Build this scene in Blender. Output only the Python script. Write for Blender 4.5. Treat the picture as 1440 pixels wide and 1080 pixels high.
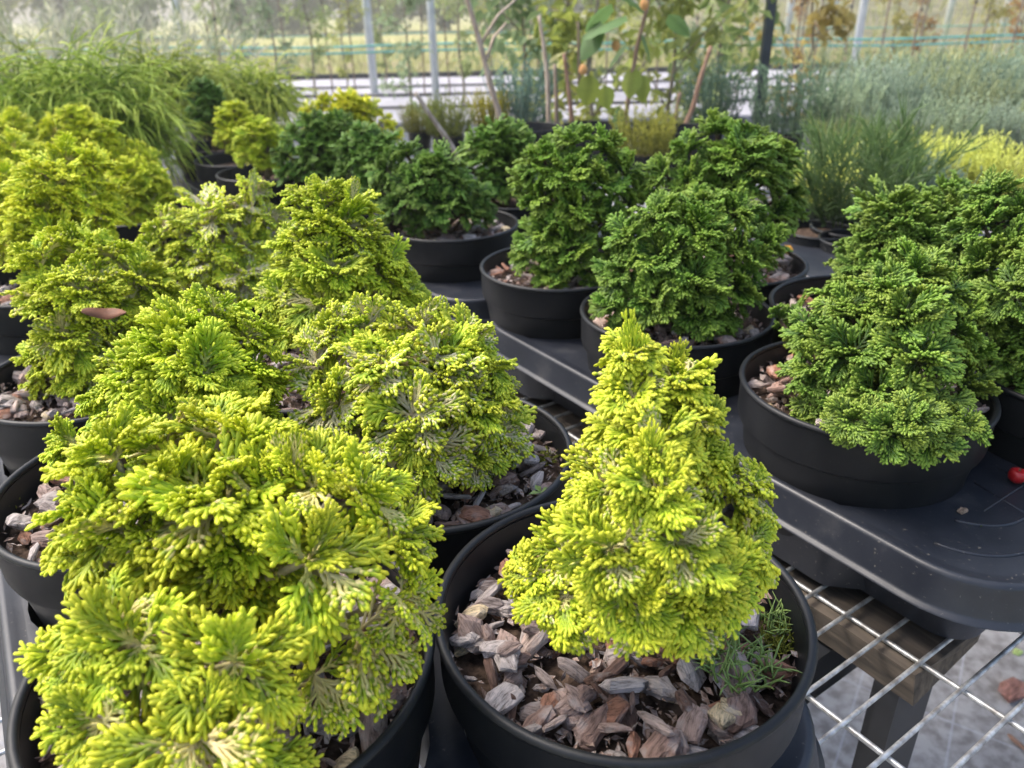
import bpy, bmesh, math, random
import numpy as np
from mathutils import Vector, Matrix, noise
from mathutils.geometry import tessellate_polygon

for o in list(bpy.data.objects):
    bpy.data.objects.remove(o)
SC = bpy.context.scene
COL = SC.collection
R = math.radians
RIM = 0.85            # height of the pot rims above the ground
TOPZ = RIM - 0.060    # upper face of the carrying trays
MESH = RIM - 0.138    # top of the bench's wire mesh

# ------------------------------------------------------------------ camera
F = 1081.0
CAMZ = RIM + 0.267
_p, _r = R(26.13), R(-1.227)
cf = Vector((0, math.cos(_p), -math.sin(_p)))
cr0 = Vector((1, 0, 0)); cu0 = cr0.cross(cf)
cr = cr0 * math.cos(_r) + cu0 * math.sin(_r)
cu = cu0 * math.cos(_r) - cr0 * math.sin(_r)
cam_d = bpy.data.cameras.new('camera')
cam = bpy.data.objects.new('camera', cam_d); COL.objects.link(cam)
cam.matrix_world = Matrix(((cr.x, cu.x, -cf.x, 0), (cr.y, cu.y, -cf.y, 0), (cr.z, cu.z, -cf.z, CAMZ), (0, 0, 0, 1)))
cam_d.sensor_width = 36; cam_d.lens = 36 * F / 1440
cam_d.clip_start = 0.02; cam_d.clip_end = 1000
cam_d.dof.use_dof = True; cam_d.dof.focus_distance = 0.41; cam_d.dof.aperture_fstop = 12
SC.camera = cam

# ------------------------------------------------------------------ light
SUN_EL, SUN_AZ = 54, 158           # azimuth of the sun, counter-clockwise from +X (behind the scene, left)
w = bpy.data.worlds.new('World'); SC.world = w; w.use_nodes = True
nt = w.node_tree; nt.nodes.clear()
sky = nt.nodes.new('ShaderNodeTexSky'); sky.sky_type = 'NISHITA'; sky.sun_disc = False
sky.sun_elevation = R(SUN_EL); sky.sun_rotation = R(90 - SUN_AZ)
sky.air_density = 1.0; sky.dust_density = 4.0; sky.ozone_density = 1.0
bg = nt.nodes.new('ShaderNodeBackground'); bg.inputs[1].default_value = 0.15
wo = nt.nodes.new('ShaderNodeOutputWorld')
nt.links.new(sky.outputs[0], bg.inputs[0]); nt.links.new(bg.outputs[0], wo.inputs[0])
sd = bpy.data.lights.new('sun', 'SUN'); sd.energy = 1.45; sd.angle = R(24); sd.color = (1, 0.95, 0.88)
sun = bpy.data.objects.new('sun', sd); COL.objects.link(sun)
sdir = Vector((math.cos(R(SUN_EL)) * math.cos(R(SUN_AZ)), math.cos(R(SUN_EL)) * math.sin(R(SUN_AZ)), math.sin(R(SUN_EL))))
sun.rotation_euler = sdir.to_track_quat('Z', 'Y').to_euler(); sun.location = (0, 0, 6)
SC.view_settings.view_transform = 'Standard'; SC.view_settings.look = 'None'
SC.view_settings.gamma = 1; SC.view_settings.use_curve_mapping = False
SC.view_settings.exposure = 1.42
SC.cycles.max_bounces = 8; SC.cycles.diffuse_bounces = 4

# ------------------------------------------------------------------ helpers
def at_z(x, y, z):
    """point of the horizontal plane z seen at photo pixel x, y"""
    d = cf + cr * ((x - 720) / F) - cu * ((y - 540) / F)
    t = (z - CAMZ) / d.z
    return Vector((d.x * t, d.y * t, z))
def at_y(x, y, Y):
    d = cf + cr * ((x - 720) / F) - cu * ((y - 540) / F)
    t = Y / d.y
    return Vector((d.x * t, Y, CAMZ + d.z * t)), t
UA = Vector((-0.555, 0.832, 0)); VA = Vector((0.832, 0.555, 0)); OR = Vector((0.273, 0.534, 0))
def uv(u, v, z=0.0):
    q = OR + UA * u + VA * v
    return Vector((q.x, q.y, z))

def tag(o, label=None, cat=None, group=None, kind=None):
    if label: o['label'] = label
    if cat: o['category'] = cat
    if group: o['group'] = group
    if kind: o['kind'] = kind
    return o
def thing(name, label, cat, loc=(0, 0, 0), group=None, rotz=0):
    o = bpy.data.objects.new(name, None); COL.objects.link(o)
    o.location = loc; o.rotation_euler = (0, 0, rotz); o.empty_display_size = 0.02
    return tag(o, label, cat, group)
def link(name, me, parent=None, loc=None, M=None):
    o = bpy.data.objects.new(name, me); COL.objects.link(o)
    if parent is not None: o.parent = parent
    if M is not None: o.matrix_local = M
    elif loc is not None: o.location = loc
    return o

class MB:
    """collects vertices, faces and a per-vertex value, then builds one mesh"""
    def __init__(s): s.v = []; s.f = []; s.t = []
    def add(s, vs, fs, ts=None):
        b = len(s.v); s.v += [tuple(p) for p in vs]
        s.f += [tuple(i + b for i in f) for f in fs]
        s.t += list(ts) if ts is not None else [0.0] * len(vs)
    def tube(s, pts, rad, n=6, ts=None, cap=True):
        pts = [Vector(p) for p in pts]; N = len(pts)
        if not hasattr(rad, '__len__'): rad = [rad] * N
        vs = []; fs = []; tt = []
        up = None
        for i in range(N):
            d = (pts[min(i + 1, N - 1)] - pts[max(i - 1, 0)])
            if d.length < 1e-9: d = Vector((0, 0, 1))
            d.normalize()
            if up is None:
                up = d.cross(Vector((0.13, 0.21, 1))) if abs(d.z) < 0.97 else d.cross(Vector((1, 0.1, 0)))
            up = (up - d * up.dot(d)).normalized(); sd_ = d.cross(up)
            for k in range(n):
                a = 2 * math.pi * k / n
                vs.append(pts[i] + (up * math.cos(a) + sd_ * math.sin(a)) * rad[i])
                tt.append(ts[i] if ts is not None else 0.0)
        for i in range(N - 1):
            for k in range(n):
                a = i * n + k; b = i * n + (k + 1) % n
                fs.append((a, b, b + n, a + n))
        if cap:
            fs.append(tuple(range(n - 1, -1, -1))); fs.append(tuple((N - 1) * n + k for k in range(n)))
        s.add(vs, fs, tt)
    def box(s, c, h, ax=None):
        ax = ax or (Vector((1, 0, 0)), Vector((0, 1, 0)), Vector((0, 0, 1)))
        c = Vector(c); vs = []
        for z in (-1, 1):
            for y in (-1, 1):
                for x in (-1, 1):
                    vs.append(c + ax[0] * (x * h[0]) + ax[1] * (y * h[1]) + ax[2] * (z * h[2]))
        s.add(vs, [(0, 2, 3, 1), (4, 5, 7, 6), (0, 1, 5, 4), (2, 6, 7, 3), (0, 4, 6, 2), (1, 3, 7, 5)])
    def lathe(s, prof, n=64, c=(0, 0, 0), ts=None):
        vs = []; fs = []
        for (r_, z) in prof:
            for k in range(n):
                a = 2 * math.pi * k / n
                vs.append((c[0] + r_ * math.cos(a), c[1] + r_ * math.sin(a), c[2] + z))
        for i in range(len(prof) - 1):
            for k in range(n):
                a = i * n + k; b = i * n + (k + 1) % n
                fs.append((a, b, b + n, a + n))
        s.add(vs, fs)
    def mesh(s, name, mat, smooth=False, attr=False):
        me = bpy.data.meshes.new(name); me.from_pydata(s.v, [], s.f)
        if smooth: me.polygons.foreach_set('use_smooth', [True] * len(me.polygons))
        if attr:
            a = me.attributes.new('tip', 'FLOAT', 'POINT'); a.data.foreach_set('value', s.t)
        if mat: me.materials.append(mat)
        me.update(); return me
    def obj(s, name, mat, parent=None, loc=None, smooth=False, attr=False):
        return link(name, s.mesh(name, mat, smooth, attr), parent, loc)

# ------------------------------------------------------------------ materials
def newmat(name):
    m = bpy.data.materials.new(name); m.use_nodes = True
    t = m.node_tree; b = t.nodes['Principled BSDF']
    return m, t, b
def N(t, typ, **kw):
    n = t.nodes.new(typ)
    for k, v in kw.items(): setattr(n, k, v)
    return n
def ramp(t, stops, interp='LINEAR'):
    r_ = N(t, 'ShaderNodeValToRGB'); e = r_.color_ramp; e.interpolation = interp
    while len(e.elements) < len(stops): e.elements.new(0.5)
    for el, (p, c) in zip(e.elements, stops):
        el.position = p; el.color = (*c, 1)
    return r_
def mix(t, fac, a, b, mode='MIX'):
    m = N(t, 'ShaderNodeMix', data_type='RGBA', blend_type=mode)
    for s_, val in ((0, fac), (6, a), (7, b)):
        if hasattr(val, 'links'): t.links.new(val, m.inputs[s_])
        elif isinstance(val, (int, float)): m.inputs[s_].default_value = val
        else: m.inputs[s_].default_value = (*val, 1)
    return m.outputs[2]
def nz(t, scale, detail=4, rough=0.55, coord='Object', stretch=None):
    tc = N(t, 'ShaderNodeTexCoord'); n = N(t, 'ShaderNodeTexNoise')
    n.inputs['Scale'].default_value = scale; n.inputs['Detail'].default_value = detail; n.inputs['Roughness'].default_value = rough
    src = tc.outputs[coord]
    if stretch:
        mp = N(t, 'ShaderNodeMapping'); mp.inputs['Scale'].default_value = stretch
        t.links.new(src, mp.inputs[0]); src = mp.outputs[0]
    t.links.new(src, n.inputs['Vector'])
    return n.outputs[0]
def bump(t, b, h, strength, dist):
    n = N(t, 'ShaderNodeBump'); n.inputs['Strength'].default_value = strength; n.inputs['Distance'].default_value = dist
    t.links.new(h, n.inputs['Height']); t.links.new(n.outputs[0], b.inputs['Normal'])
def plain(name, c1, c2=None, scale=20, rough=0.6, metal=0, spec=0.5, bmp=0, bdist=0.001, stretch=None, tint=False, coord='Object'):
    m, t, b = newmat(name)
    b.inputs['Roughness'].default_value = rough; b.inputs['Metallic'].default_value = metal
    b.inputs['Specular IOR Level'].default_value = spec
    if c2 is None: c2 = tuple(x * 0.75 for x in c1)
    h = nz(t, scale, stretch=stretch, coord=coord)
    r_ = ramp(t, [(0.35, c2), (0.65, c1)]); t.links.new(h, r_.inputs[0])
    out = r_.outputs[0]
    if tint:
        oi = N(t, 'ShaderNodeObjectInfo'); out = mix(t, 1.0, out, oi.outputs['Color'], 'MULTIPLY')
    t.links.new(out, b.inputs['Base Color'])
    if bmp: bump(t, b, h, bmp, bdist)
    return m

def foliage_mat(name, stops, rough=0.55, hue=0.03, trans=0.0):
    m, t, b = newmat(name)
    at = N(t, 'ShaderNodeAttribute', attribute_name='tip')
    oi = N(t, 'ShaderNodeObjectInfo')
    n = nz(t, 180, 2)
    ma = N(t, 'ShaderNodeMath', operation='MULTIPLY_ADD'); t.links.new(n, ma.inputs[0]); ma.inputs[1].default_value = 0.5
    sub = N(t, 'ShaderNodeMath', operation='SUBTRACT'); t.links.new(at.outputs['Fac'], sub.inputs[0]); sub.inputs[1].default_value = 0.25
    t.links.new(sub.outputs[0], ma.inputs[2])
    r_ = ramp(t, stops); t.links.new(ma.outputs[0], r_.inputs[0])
    hs = N(t, 'ShaderNodeHueSaturation')
    h1 = N(t, 'ShaderNodeMapRange'); h1.inputs[3].default_value = 0.5 - hue * 0.6; h1.inputs[4].default_value = 0.5 + hue
    t.links.new(oi.outputs['Random'], h1.inputs[0]); t.links.new(h1.outputs[0], hs.inputs['Hue'])
    v1 = N(t, 'ShaderNodeMath', operation='FRACT'); v0 = N(t, 'ShaderNodeMath', operation='MULTIPLY'); v0.inputs[1].default_value = 7.31
    t.links.new(oi.outputs['Random'], v0.inputs[0]); t.links.new(v0.outputs[0], v1.inputs[0])
    v2 = N(t, 'ShaderNodeMapRange'); v2.inputs[3].default_value = 0.78; v2.inputs[4].default_value = 1.14
    t.links.new(v1.outputs[0], v2.inputs[0]); t.links.new(v2.outputs[0], hs.inputs['Value'])
    t.links.new(r_.outputs[0], hs.inputs['Color'])
    c = mix(t, 1.0, hs.outputs[0], oi.outputs['Color'], 'MULTIPLY')
    t.links.new(c, b.inputs['Base Color'])
    b.inputs['Roughness'].default_value = rough; b.inputs['Specular IOR Level'].default_value = 0.35
    if trans:
        tr = N(t, 'ShaderNodeBsdfTranslucent'); t.links.new(c, tr.inputs[0])
        ms = N(t, 'ShaderNodeMixShader'); ms.inputs[0].default_value = trans
        t.links.new(b.outputs[0], ms.inputs[1]); t.links.new(tr.outputs[0], ms.inputs[2])
        t.links.new(ms.outputs[0], t.nodes['Material Output'].inputs[0])
    return m

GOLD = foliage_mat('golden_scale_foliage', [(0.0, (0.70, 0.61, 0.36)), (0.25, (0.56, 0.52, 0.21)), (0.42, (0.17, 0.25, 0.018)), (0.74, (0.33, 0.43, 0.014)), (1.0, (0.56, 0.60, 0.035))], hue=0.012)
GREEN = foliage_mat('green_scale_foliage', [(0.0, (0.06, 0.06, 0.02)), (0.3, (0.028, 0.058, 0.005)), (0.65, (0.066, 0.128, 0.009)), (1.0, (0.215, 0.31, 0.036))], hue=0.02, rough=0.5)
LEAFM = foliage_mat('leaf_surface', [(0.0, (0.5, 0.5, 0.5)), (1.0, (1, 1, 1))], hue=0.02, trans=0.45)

PLASTIC, t_, b_ = newmat('black_pot_plastic')
b_.inputs['Base Color'].default_value = (0.006, 0.007, 0.0088, 1); b_.inputs['Specular IOR Level'].default_value = 0.34
h_ = nz(t_, 35, 6); rr = N(t_, 'ShaderNodeMapRange'); rr.inputs[3].default_value = 0.36; rr.inputs[4].default_value = 0.58
t_.links.new(h_, rr.inputs[0]); t_.links.new(rr.outputs[0], b_.inputs['Roughness'])
d_ = nz(t_, 420, 2); r2 = ramp(t_, [(0.70, (0.006, 0.007, 0.0088)), (0.80, (0.05, 0.048, 0.045))]); t_.links.new(d_, r2.inputs[0])
st = nz(t_, 30, 5, 0.6, stretch=(1, 1, 0.12)); r4 = ramp(t_, [(0.5, (0, 0, 0)), (0.75, (0.5, 0.5, 0.5))]); t_.links.new(st, r4.inputs[0])
t_.links.new(mix(t_, r4.outputs[0], r2.outputs[0], (0.02, 0.0205, 0.021)), b_.inputs['Base Color'])
bump(t_, b_, nz(t_, 900, 2), 0.12, 0.0004)
TRAYM, t_, b_ = newmat('tray_plastic')
h_ = nz(t_, 14, 6, 0.62); r2 = ramp(t_, [(0.34, (0.010, 0.0125, 0.019)), (0.56, (0.018, 0.021, 0.029)), (0.74, (0.065, 0.065, 0.068))]); t_.links.new(h_, r2.inputs[0])
d2 = nz(t_, 330, 3); r3 = ramp(t_, [(0.66, (0, 0, 0)), (0.74, (0.75, 0.75, 0.75))]); t_.links.new(d2, r3.inputs[0])
t_.links.new(mix(t_, r3.outputs[0], r2.outputs[0], (0.13, 0.12, 0.105)), b_.inputs['Base Color'])
rr = N(t_, 'ShaderNodeMapRange'); rr.inputs[3].default_value = 0.3; rr.inputs[4].default_value = 0.52; t_.links.new(nz(t_, 50, 4), rr.inputs[0]); t_.links.new(rr.outputs[0], b_.inputs['Roughness'])
bump(t_, b_, nz(t_, 300, 3), 0.15, 0.0004)
GALV = plain('galvanised_wire', (0.6, 0.62, 0.63), (0.25, 0.24, 0.23), 120, 0.45, 0.65, bmp=0.2, bdist=0.0004)
POLEM = plain('galvanised_pole', (0.58, 0.62, 0.64), (0.45, 0.49, 0.51), 12, 0.45, 0.4)
DARKPOLE = plain('dark_steel', (0.05, 0.06, 0.075), (0.03, 0.035, 0.045), 15, 0.45, 0.2)
BLACKM = plain('black_painted_steel', (0.014, 0.016, 0.02), (0.008, 0.009, 0.011), 40, 0.5)
SOIL = plain('potting_soil', (0.11, 0.075, 0.055), (0.022, 0.015, 0.011), 160, 0.95, spec=0.1, bmp=0.8, bdist=0.004)
STEMM = plain('woody_stem', (0.13, 0.085, 0.045), (0.05, 0.03, 0.018), 120, 0.85, bmp=0.4)
TWIG = plain('tan_twig', (0.42, 0.36, 0.2), (0.24, 0.19, 0.09), 150, 0.8)
PALESTEM = plain('pale_bark', (0.27, 0.23, 0.17), (0.16, 0.13, 0.09), 30, 0.85)
WOODM = plain('weathered_plank', (0.115, 0.092, 0.07), (0.032, 0.026, 0.021), 10, 0.85, bmp=0.7, bdist=0.002, stretch=(1, 9, 9))
CANEM = plain('dry_cane', (0.5, 0.42, 0.34), (0.27, 0.2, 0.15), 40, 0.75, stretch=(3, 3, 0.6), tint=True)
HOSE = plain('teal_twine', (0.13, 0.42, 0.36), (0.09, 0.31, 0.27), 8, 0.5)
CABLE = plain('black_cable', (0.03, 0.03, 0.035), None, 8, 0.6)
FABRIC = plain('white_ground_fabric', (0.40, 0.39, 0.41), (0.31, 0.30, 0.325), 1.2, 0.85, stretch=(5, 0.6, 1))
WEED = plain('short_weed_leaf', (0.27, 0.37, 0.10), (0.13, 0.21, 0.045), 200, 0.5)
MOSSM = plain('yellow_moss', (0.27, 0.30, 0.03), (0.13, 0.15, 0.015), 300, 0.9, bmp=1, bdist=0.003)
REDM = plain('red_berry_skin', (0.42, 0.012, 0.016), (0.28, 0.008, 0.01), 120, 0.35, bmp=0.15)
ORANGE = plain('orange_berry', (0.72, 0.42, 0.16), (0.6, 0.3, 0.1), 60, 0.5, bmp=0.5, bdist=0.002)
BROWNLEAF = plain('dead_leaf', (0.22, 0.085, 0.04), (0.13, 0.05, 0.025), 90, 0.7, bmp=0.5)

# bark: every chip takes its own tone
BARK, t_, b_ = newmat('bark_chip')
oi = N(t_, 'ShaderNodeObjectInfo')
tone = ramp(t_, [(0.0, (0.37, 0.34, 0.33)), (0.14, (0.25, 0.175, 0.15)), (0.25, (0.48, 0.45, 0.445)), (0.40, (0.15, 0.095, 0.075)), (0.5, (0.33, 0.255, 0.23)),
                 (0.64, (0.26, 0.225, 0.215)), (0.75, (0.30, 0.16, 0.11)), (0.84, (0.40, 0.33, 0.30)), (0.94, (0.56, 0.48, 0.32))], 'CONSTANT')
t_.links.new(oi.outputs['Random'], tone.inputs[0])
g1 = nz(t_, 5.5, 8, 0.72, stretch=(0.4, 2.6, 2.0)); g2 = nz(t_, 2.4, 5)
dark = ramp(t_, [(0.36, (0.28, 0.25, 0.23)), (0.5, (0.95, 0.93, 0.92)), (0.66, (1.3, 1.26, 1.24))]); t_.links.new(g1, dark.inputs[0])
c_ = mix(t_, 1.0, tone.outputs[0], dark.outputs[0], 'MULTIPLY')
pale = ramp(t_, [(0.52, (0, 0, 0)), (0.68, (0.65, 0.65, 0.65))]); t_.links.new(g2, pale.inputs[0])
c_ = mix(t_, pale.outputs[0], c_, (0.36, 0.34, 0.335))
c_ = mix(t_, 1.0, c_, oi.outputs['Color'], 'MULTIPLY')
t_.links.new(c_, b_.inputs['Base Color']); b_.inputs['Roughness'].default_value = 0.72; b_.inputs['Specular IOR Level'].default_value = 0.3
bump(t_, b_, g1, 1.0, 0.0035)

# ------------------------------------------------------------------ ground and setting
def grid_sheet(name, x0, x1, y0, y1, z, mat, kind='structure', nx=1, ny=1, zf=None):
    mb = MB(); vs = []; fs = []
    for j in range(ny + 1):
        for i in range(nx + 1):
            x = x0 + (x1 - x0) * i / nx; y = y0 + (y1 - y0) * j / ny
            vs.append((x, y, z + (zf(x, y) if zf else 0)))
    for j in range(ny):
        for i in range(nx):
            a = j * (nx + 1) + i; fs.append((a, a + 1, a + nx + 2, a + nx + 1))
    mb.add(vs, fs)
    o = mb.obj(name, mat, smooth=True); o['kind'] = kind
    return o
# woven ground cover with pale marking lines
MAT_, t_, b_ = newmat('woven_ground_cover')
n1 = nz(t_, 3.0, 5); n2 = nz(t_, 45, 4)
r1 = ramp(t_, [(0.3, (0.27, 0.265, 0.27)), (0.7, (0.42, 0.415, 0.42))]); t_.links.new(n1, r1.inputs[0])
r2 = ramp(t_, [(0.36, (0.55, 0.53, 0.52)), (0.6, (1, 1, 1))]); t_.links.new(n2, r2.inputs[0])
c_ = mix(t_, 1.0, r1.outputs[0], r2.outputs[0], 'MULTIPLY')
tc = N(t_, 'ShaderNodeTexCoord'); mp = N(t_, 'ShaderNodeMapping'); mp.inputs['Rotation'].default_value = (0, 0, R(33.7)); t_.links.new(tc.outputs['Object'], mp.inputs[0])
sx = N(t_, 'ShaderNodeSeparateXYZ'); t_.links.new(mp.outputs[0], sx.inputs[0])
def line(out, per, wd, off):
    a = N(t_, 'ShaderNodeMath', operation='MULTIPLY_ADD'); t_.links.new(out, a.inputs[0]); a.inputs[1].default_value = 1 / per; a.inputs[2].default_value = off
    f_ = N(t_, 'ShaderNodeMath', operation='FRACT'); t_.links.new(a.outputs[0], f_.inputs[0])
    l = N(t_, 'ShaderNodeMath', operation='LESS_THAN'); t_.links.new(f_.outputs[0], l.inputs[0]); l.inputs[1].default_value = wd / per
    return l.outputs[0]
m1 = N(t_, 'ShaderNodeMath', operation='MAXIMUM'); t_.links.new(line(sx.outputs[0], 0.15, 0.004, 0.3), m1.inputs[0]); t_.links.new(line(sx.outputs[1], 0.3, 0.004, 0.1), m1.inputs[1])
m2 = N(t_, 'ShaderNodeMath', operation='MULTIPLY'); t_.links.new(m1.outputs[0], m2.inputs[0]); m2.inputs[1].default_value = 0.3
c_ = mix(t_, m2.outputs[0], c_, (0.5, 0.53, 0.62))
t_.links.new(c_, b_.inputs['Base Color']); b_.inputs['Roughness'].default_value = 0.8
wv = nz(t_, 700, 2); bump(t_, b_, wv, 0.3, 0.001)

GRASSM = plain('meadow_grass', (0.30, 0.33, 0.09), (0.40, 0.34, 0.17), 0.35, 0.9, spec=0.2, stretch=(1, 2.5, 1))
DIRTM = plain('dry_earth_strip', (0.34, 0.27, 0.19), (0.24, 0.2, 0.12), 1.5, 0.95, spec=0.1, stretch=(0.6, 3, 1))
BANKM = plain('dry_grass_bank', (0.24, 0.22, 0.13), (0.13, 0.13, 0.08), 1.3, 0.95, spec=0.1, bmp=0.5, bdist=0.1, stretch=(3, 3, 0.5))
grid_sheet('meadow', -130, 130, -30, 150, 0.0, GRASSM)
grid_sheet('ground_cover', -5, 7, -3, 9.6, 0.006, MAT_)
grid_sheet('dirt_strip', -14, 22, 15.2, 19.5, 0.006, DIRTM)
def bank_z(x, y):
    return 1.25 * max(0, math.sin(min(1, max(0, (y - 19) / 9)) * math.pi / 2)) * min(1, max(0, (x - 2.5) / 5)) + 0.15 * noise.noise((x * 0.3, y * 0.3, 0))* min(1, max(0, (x - 2.5) / 5))
grid_sheet('earth_bank', 2.2, 60, 18.8, 42, 0.008, BANKM, nx=90, ny=40, zf=bank_z)
exec_later = []

# white fabric bed: a low platform with black edge, black cables on it
pb = thing('fabric_covered_bed', 'long low bed covered with white ground fabric and edged in black behind the benches', 'plant bed', (0, 0, 0))
mb = MB(); mb.box((2.5, 8.75, 0.285), (8.5, 2.25, 0.012)); mb.obj('fabric_top', FABRIC, pb)
mb = MB(); mb.box((2.5, 11.03, 0.30), (8.5, 0.025, 0.06)); mb.obj('edge_board', CABLE, pb)
mb = MB(); mb.box((2.5, 6.50, 0.245), (8.45, 0.015, 0.026)); mb.obj('front_rail', CABLE, pb)
for x in (-3.0, -0.82, 1.4, 3.6, 5.8, 8.0):
    mb = MB(); mb.box((x, 6.52, 0.109), (0.035, 0.035, 0.109)); mb.obj('bed_leg', FABRIC, pb)
for y, z in ((7.45, 0.31), (8.6, 0.31), (9.6, 0.31)):
    mb = MB(); mb.tube([(-6 + i * 1.0, y + 0.05 * noise.noise((i * 0.5, y, 0)), z) for i in range(17)], 0.013, 6)
    tag(mb.obj('irrigation_pipe', CABLE, None, smooth=True), {7.45: 'black irrigation pipe nearest the front edge of the white fabric bed', 8.6: 'black irrigation pipe along the middle of the white fabric bed', 9.6: 'black irrigation pipe far back on the white fabric bed'}[y], 'pipe', 'pipes on the white bed')

# ------------------------------------------------------------------ benches
bench = thing('nursery_bench', 'wire mesh nursery bench carrying the black trays of dwarf conifers', 'bench')
def wire_mesh_shared(length, r_=0.0017):
    mb = MB(); k = max(2, int(length / 0.25))
    mb.tube([(0, 0, -length / 2 + length * i / k) for i in range(k + 1)], r_, 8) if False else mb.tube([(0.0006 * noise.noise((i * .4, length, 1)), 0.0006 * noise.noise((i * .4, length, 7)), -length / 2 + length * i / (k * 3)) for i in range(k * 3 + 1)], r_, 8); return mb.mesh('wire', GALV, True)
U0, U1, V0, V1 = -0.62, 2.5, -1.25, 1.3
wv_me = wire_mesh_shared(V1 - V0); wu_me = wire_mesh_shared(U1 - U0, 0.0019)
def frame(zax, origin):
    z = zax.normalized(); x = Vector((0, 0, 1)).cross(z).normalized(); y = z.cross(x)
    return Matrix(((x.x, y.x, z.x, origin.x), (x.y, y.y, z.y, origin.y), (x.z, y.z, z.z, origin.z), (0, 0, 0, 1)))
k = 0; u = -0.125 - 0.0283 * 17
while u < U1:
    link('wire', wv_me, bench, M=frame(VA, uv(u, (V0 + V1) / 2, MESH - 0.0019))); u += 0.0283
v = -0.078 - 0.0865 * 13
while v < V1:
    link('wire', wu_me, bench, M=frame(UA, uv((U0 + U1) / 2, v, MESH - 0.0056))); v += 0.0865
ax = (UA.normalized(), VA.normalized(), Vector((0, 0, 1)))
mb = MB()
def plank_box(u0, u1, v0, v1, z0, z1):
    m = MB(); m.box(uv((u0 + u1) / 2, (v0 + v1) / 2, (z0 + z1) / 2), ((u1 - u0) / 2, (v1 - v0) / 2, (z1 - z0) / 2), ax); return m
WZ = MESH - 0.0082
# the plank's mesh lies along its own axis so that the grain follows it
def plank(u0, u1, v0, v1, z0, z1, seed):
    rnd = random.Random(seed); L = u1 - u0; Wd = v1 - v0; n = 40
    vs = []; fs = []
    for i in range(n + 1):
        x = -L / 2 + L * i / n
        ring = [(-Wd / 2, z0), (Wd / 2, z0), (Wd / 2, z1), (Wd / 4, z1), (0, z1), (-Wd / 4, z1), (-Wd / 2, z1)]
        for (y, z) in ring:
            e = 0.0025 * noise.noise((x * 14, y * 30 + seed, z * 9))
            vs.append((x + (rnd.uniform(-0.004, 0.004) if i in (0, n) else 0), y + e, z + (min(0, e) if z == z1 else 0)))
    m_ = len(ring)
    for i in range(n):
        for k_ in range(m_):
            a = i * m_ + k_; b2 = i * m_ + (k_ + 1) % m_; fs.append((a, a + m_, b2 + m_, b2))
    fs.append(tuple(range(m_))); fs.append(tuple(n * m_ + k_ for k_ in range(m_ - 1, -1, -1)))
    m = MB(); m.add(vs, fs); o = m.obj('plank', WOODM, bench)
    c = uv((u0 + u1) / 2, (v0 + v1) / 2, 0)
    o.matrix_local = Matrix(((ax[0].x, ax[1].x, 0, c.x), (ax[0].y, ax[1].y, 0, c.y), (0, 0, 1, 0), (0, 0, 0, 1)))
plank(-0.128, 2.4, -0.088, 0.008, WZ - 0.026, WZ, 1)
plank(-0.128, 2.4, -0.75, -0.655, WZ - 0.026, WZ, 2)
plank(-0.128, 2.4, 0.9, 1.0, WZ - 0.026, WZ, 3)
for (lu, lv) in ((-0.112, -0.058), (2.3, -0.052), (-0.098, -0.70), (2.3, -0.70), (-0.098, 0.95), (2.3, 0.95)):
    m = MB(); zt = WZ - 0.0275; m.box(uv(lu, lv, zt / 2), (0.007, 0.026, zt / 2), ax); m.box(uv(lu + 0.02, lv + 0.023, zt / 2), (0.0125, 0.003, zt / 2), ax); m.obj('leg', BLACKM, bench)
for lu in (-0.045, 2.3):
    m = plank_box(lu - 0.02, lu + 0.02, -0.66, 0.9, WZ - 0.075, WZ - 0.03); m.obj('cross_bar', BLACKM, bench)

rb = thing('potting_bench', 'long bench topped with dark sheet carrying the juniper and heather plants at right', 'bench')
m = plank_box(-0.3, 1.62, 1.36, 3.4, MESH - 0.03, MESH); m.obj('bench_top', TRAYM, rb)
for (lu, lv) in ((-0.2, 1.45), (1.52, 1.45), (-0.2, 3.3), (1.52, 3.3)):
    m = MB(); zt = MESH - 0.0315; m.box(uv(lu, lv, zt / 2), (0.03, 0.03, zt / 2), ax); m.obj('leg', BLACKM, rb)

# ------------------------------------------------------------------ pots
RO = 0.0925
def rrect(u0, u1, v0, v1, rad, n=10):
    pts = []
    for (cu_, cv_, a0) in ((u1 - rad, v1 - rad, 0), (u0 + rad, v1 - rad, 90), (u0 + rad, v0 + rad, 180), (u1 - rad, v0 + rad, 270)):
        for i in range(n + 1):
            a = R(a0 + 90 * i / n); pts.append((cu_ + rad * math.cos(a), cv_ + rad * math.sin(a)))
    return pts
def pot_meshes(ro, h, seg=72):
    q = ro / 0.0925
    wall = MB(); wall.lathe([(0.001, -h + 0.003), (0.070 * q, -h + 0.003), (0.0775 * q, -h * 0.55), (0.0885 * q, -0.004), (0.0915 * q, -0.004), (0.0912 * q, -0.031), (0.0902 * q, -0.034), (0.0868 * q, -0.0365), (0.0862 * q, -0.040), (0.0725 * q, -h + 0.004), (0.0705 * q, -h), (0.001, -h)], seg)
    rim = MB(); rp = []
    for i in range(13):
        a = 2 * math.pi * i / 12; rp.append((0.0907 * q + 0.0024 * math.cos(a), -0.0022 + 0.0024 * math.sin(a)))
    rim.lathe(rp, seg)
    a = wall.mesh('pot_wall', PLASTIC, True); b = rim.mesh('pot_rim', PLASTIC, True)
    a.set_sharp_from_angle(angle=R(32)); return a, b
PW, PR = pot_meshes(RO, 0.136)
PW2, PR2 = pot_meshes(0.055, 0.09, 40)
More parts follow.
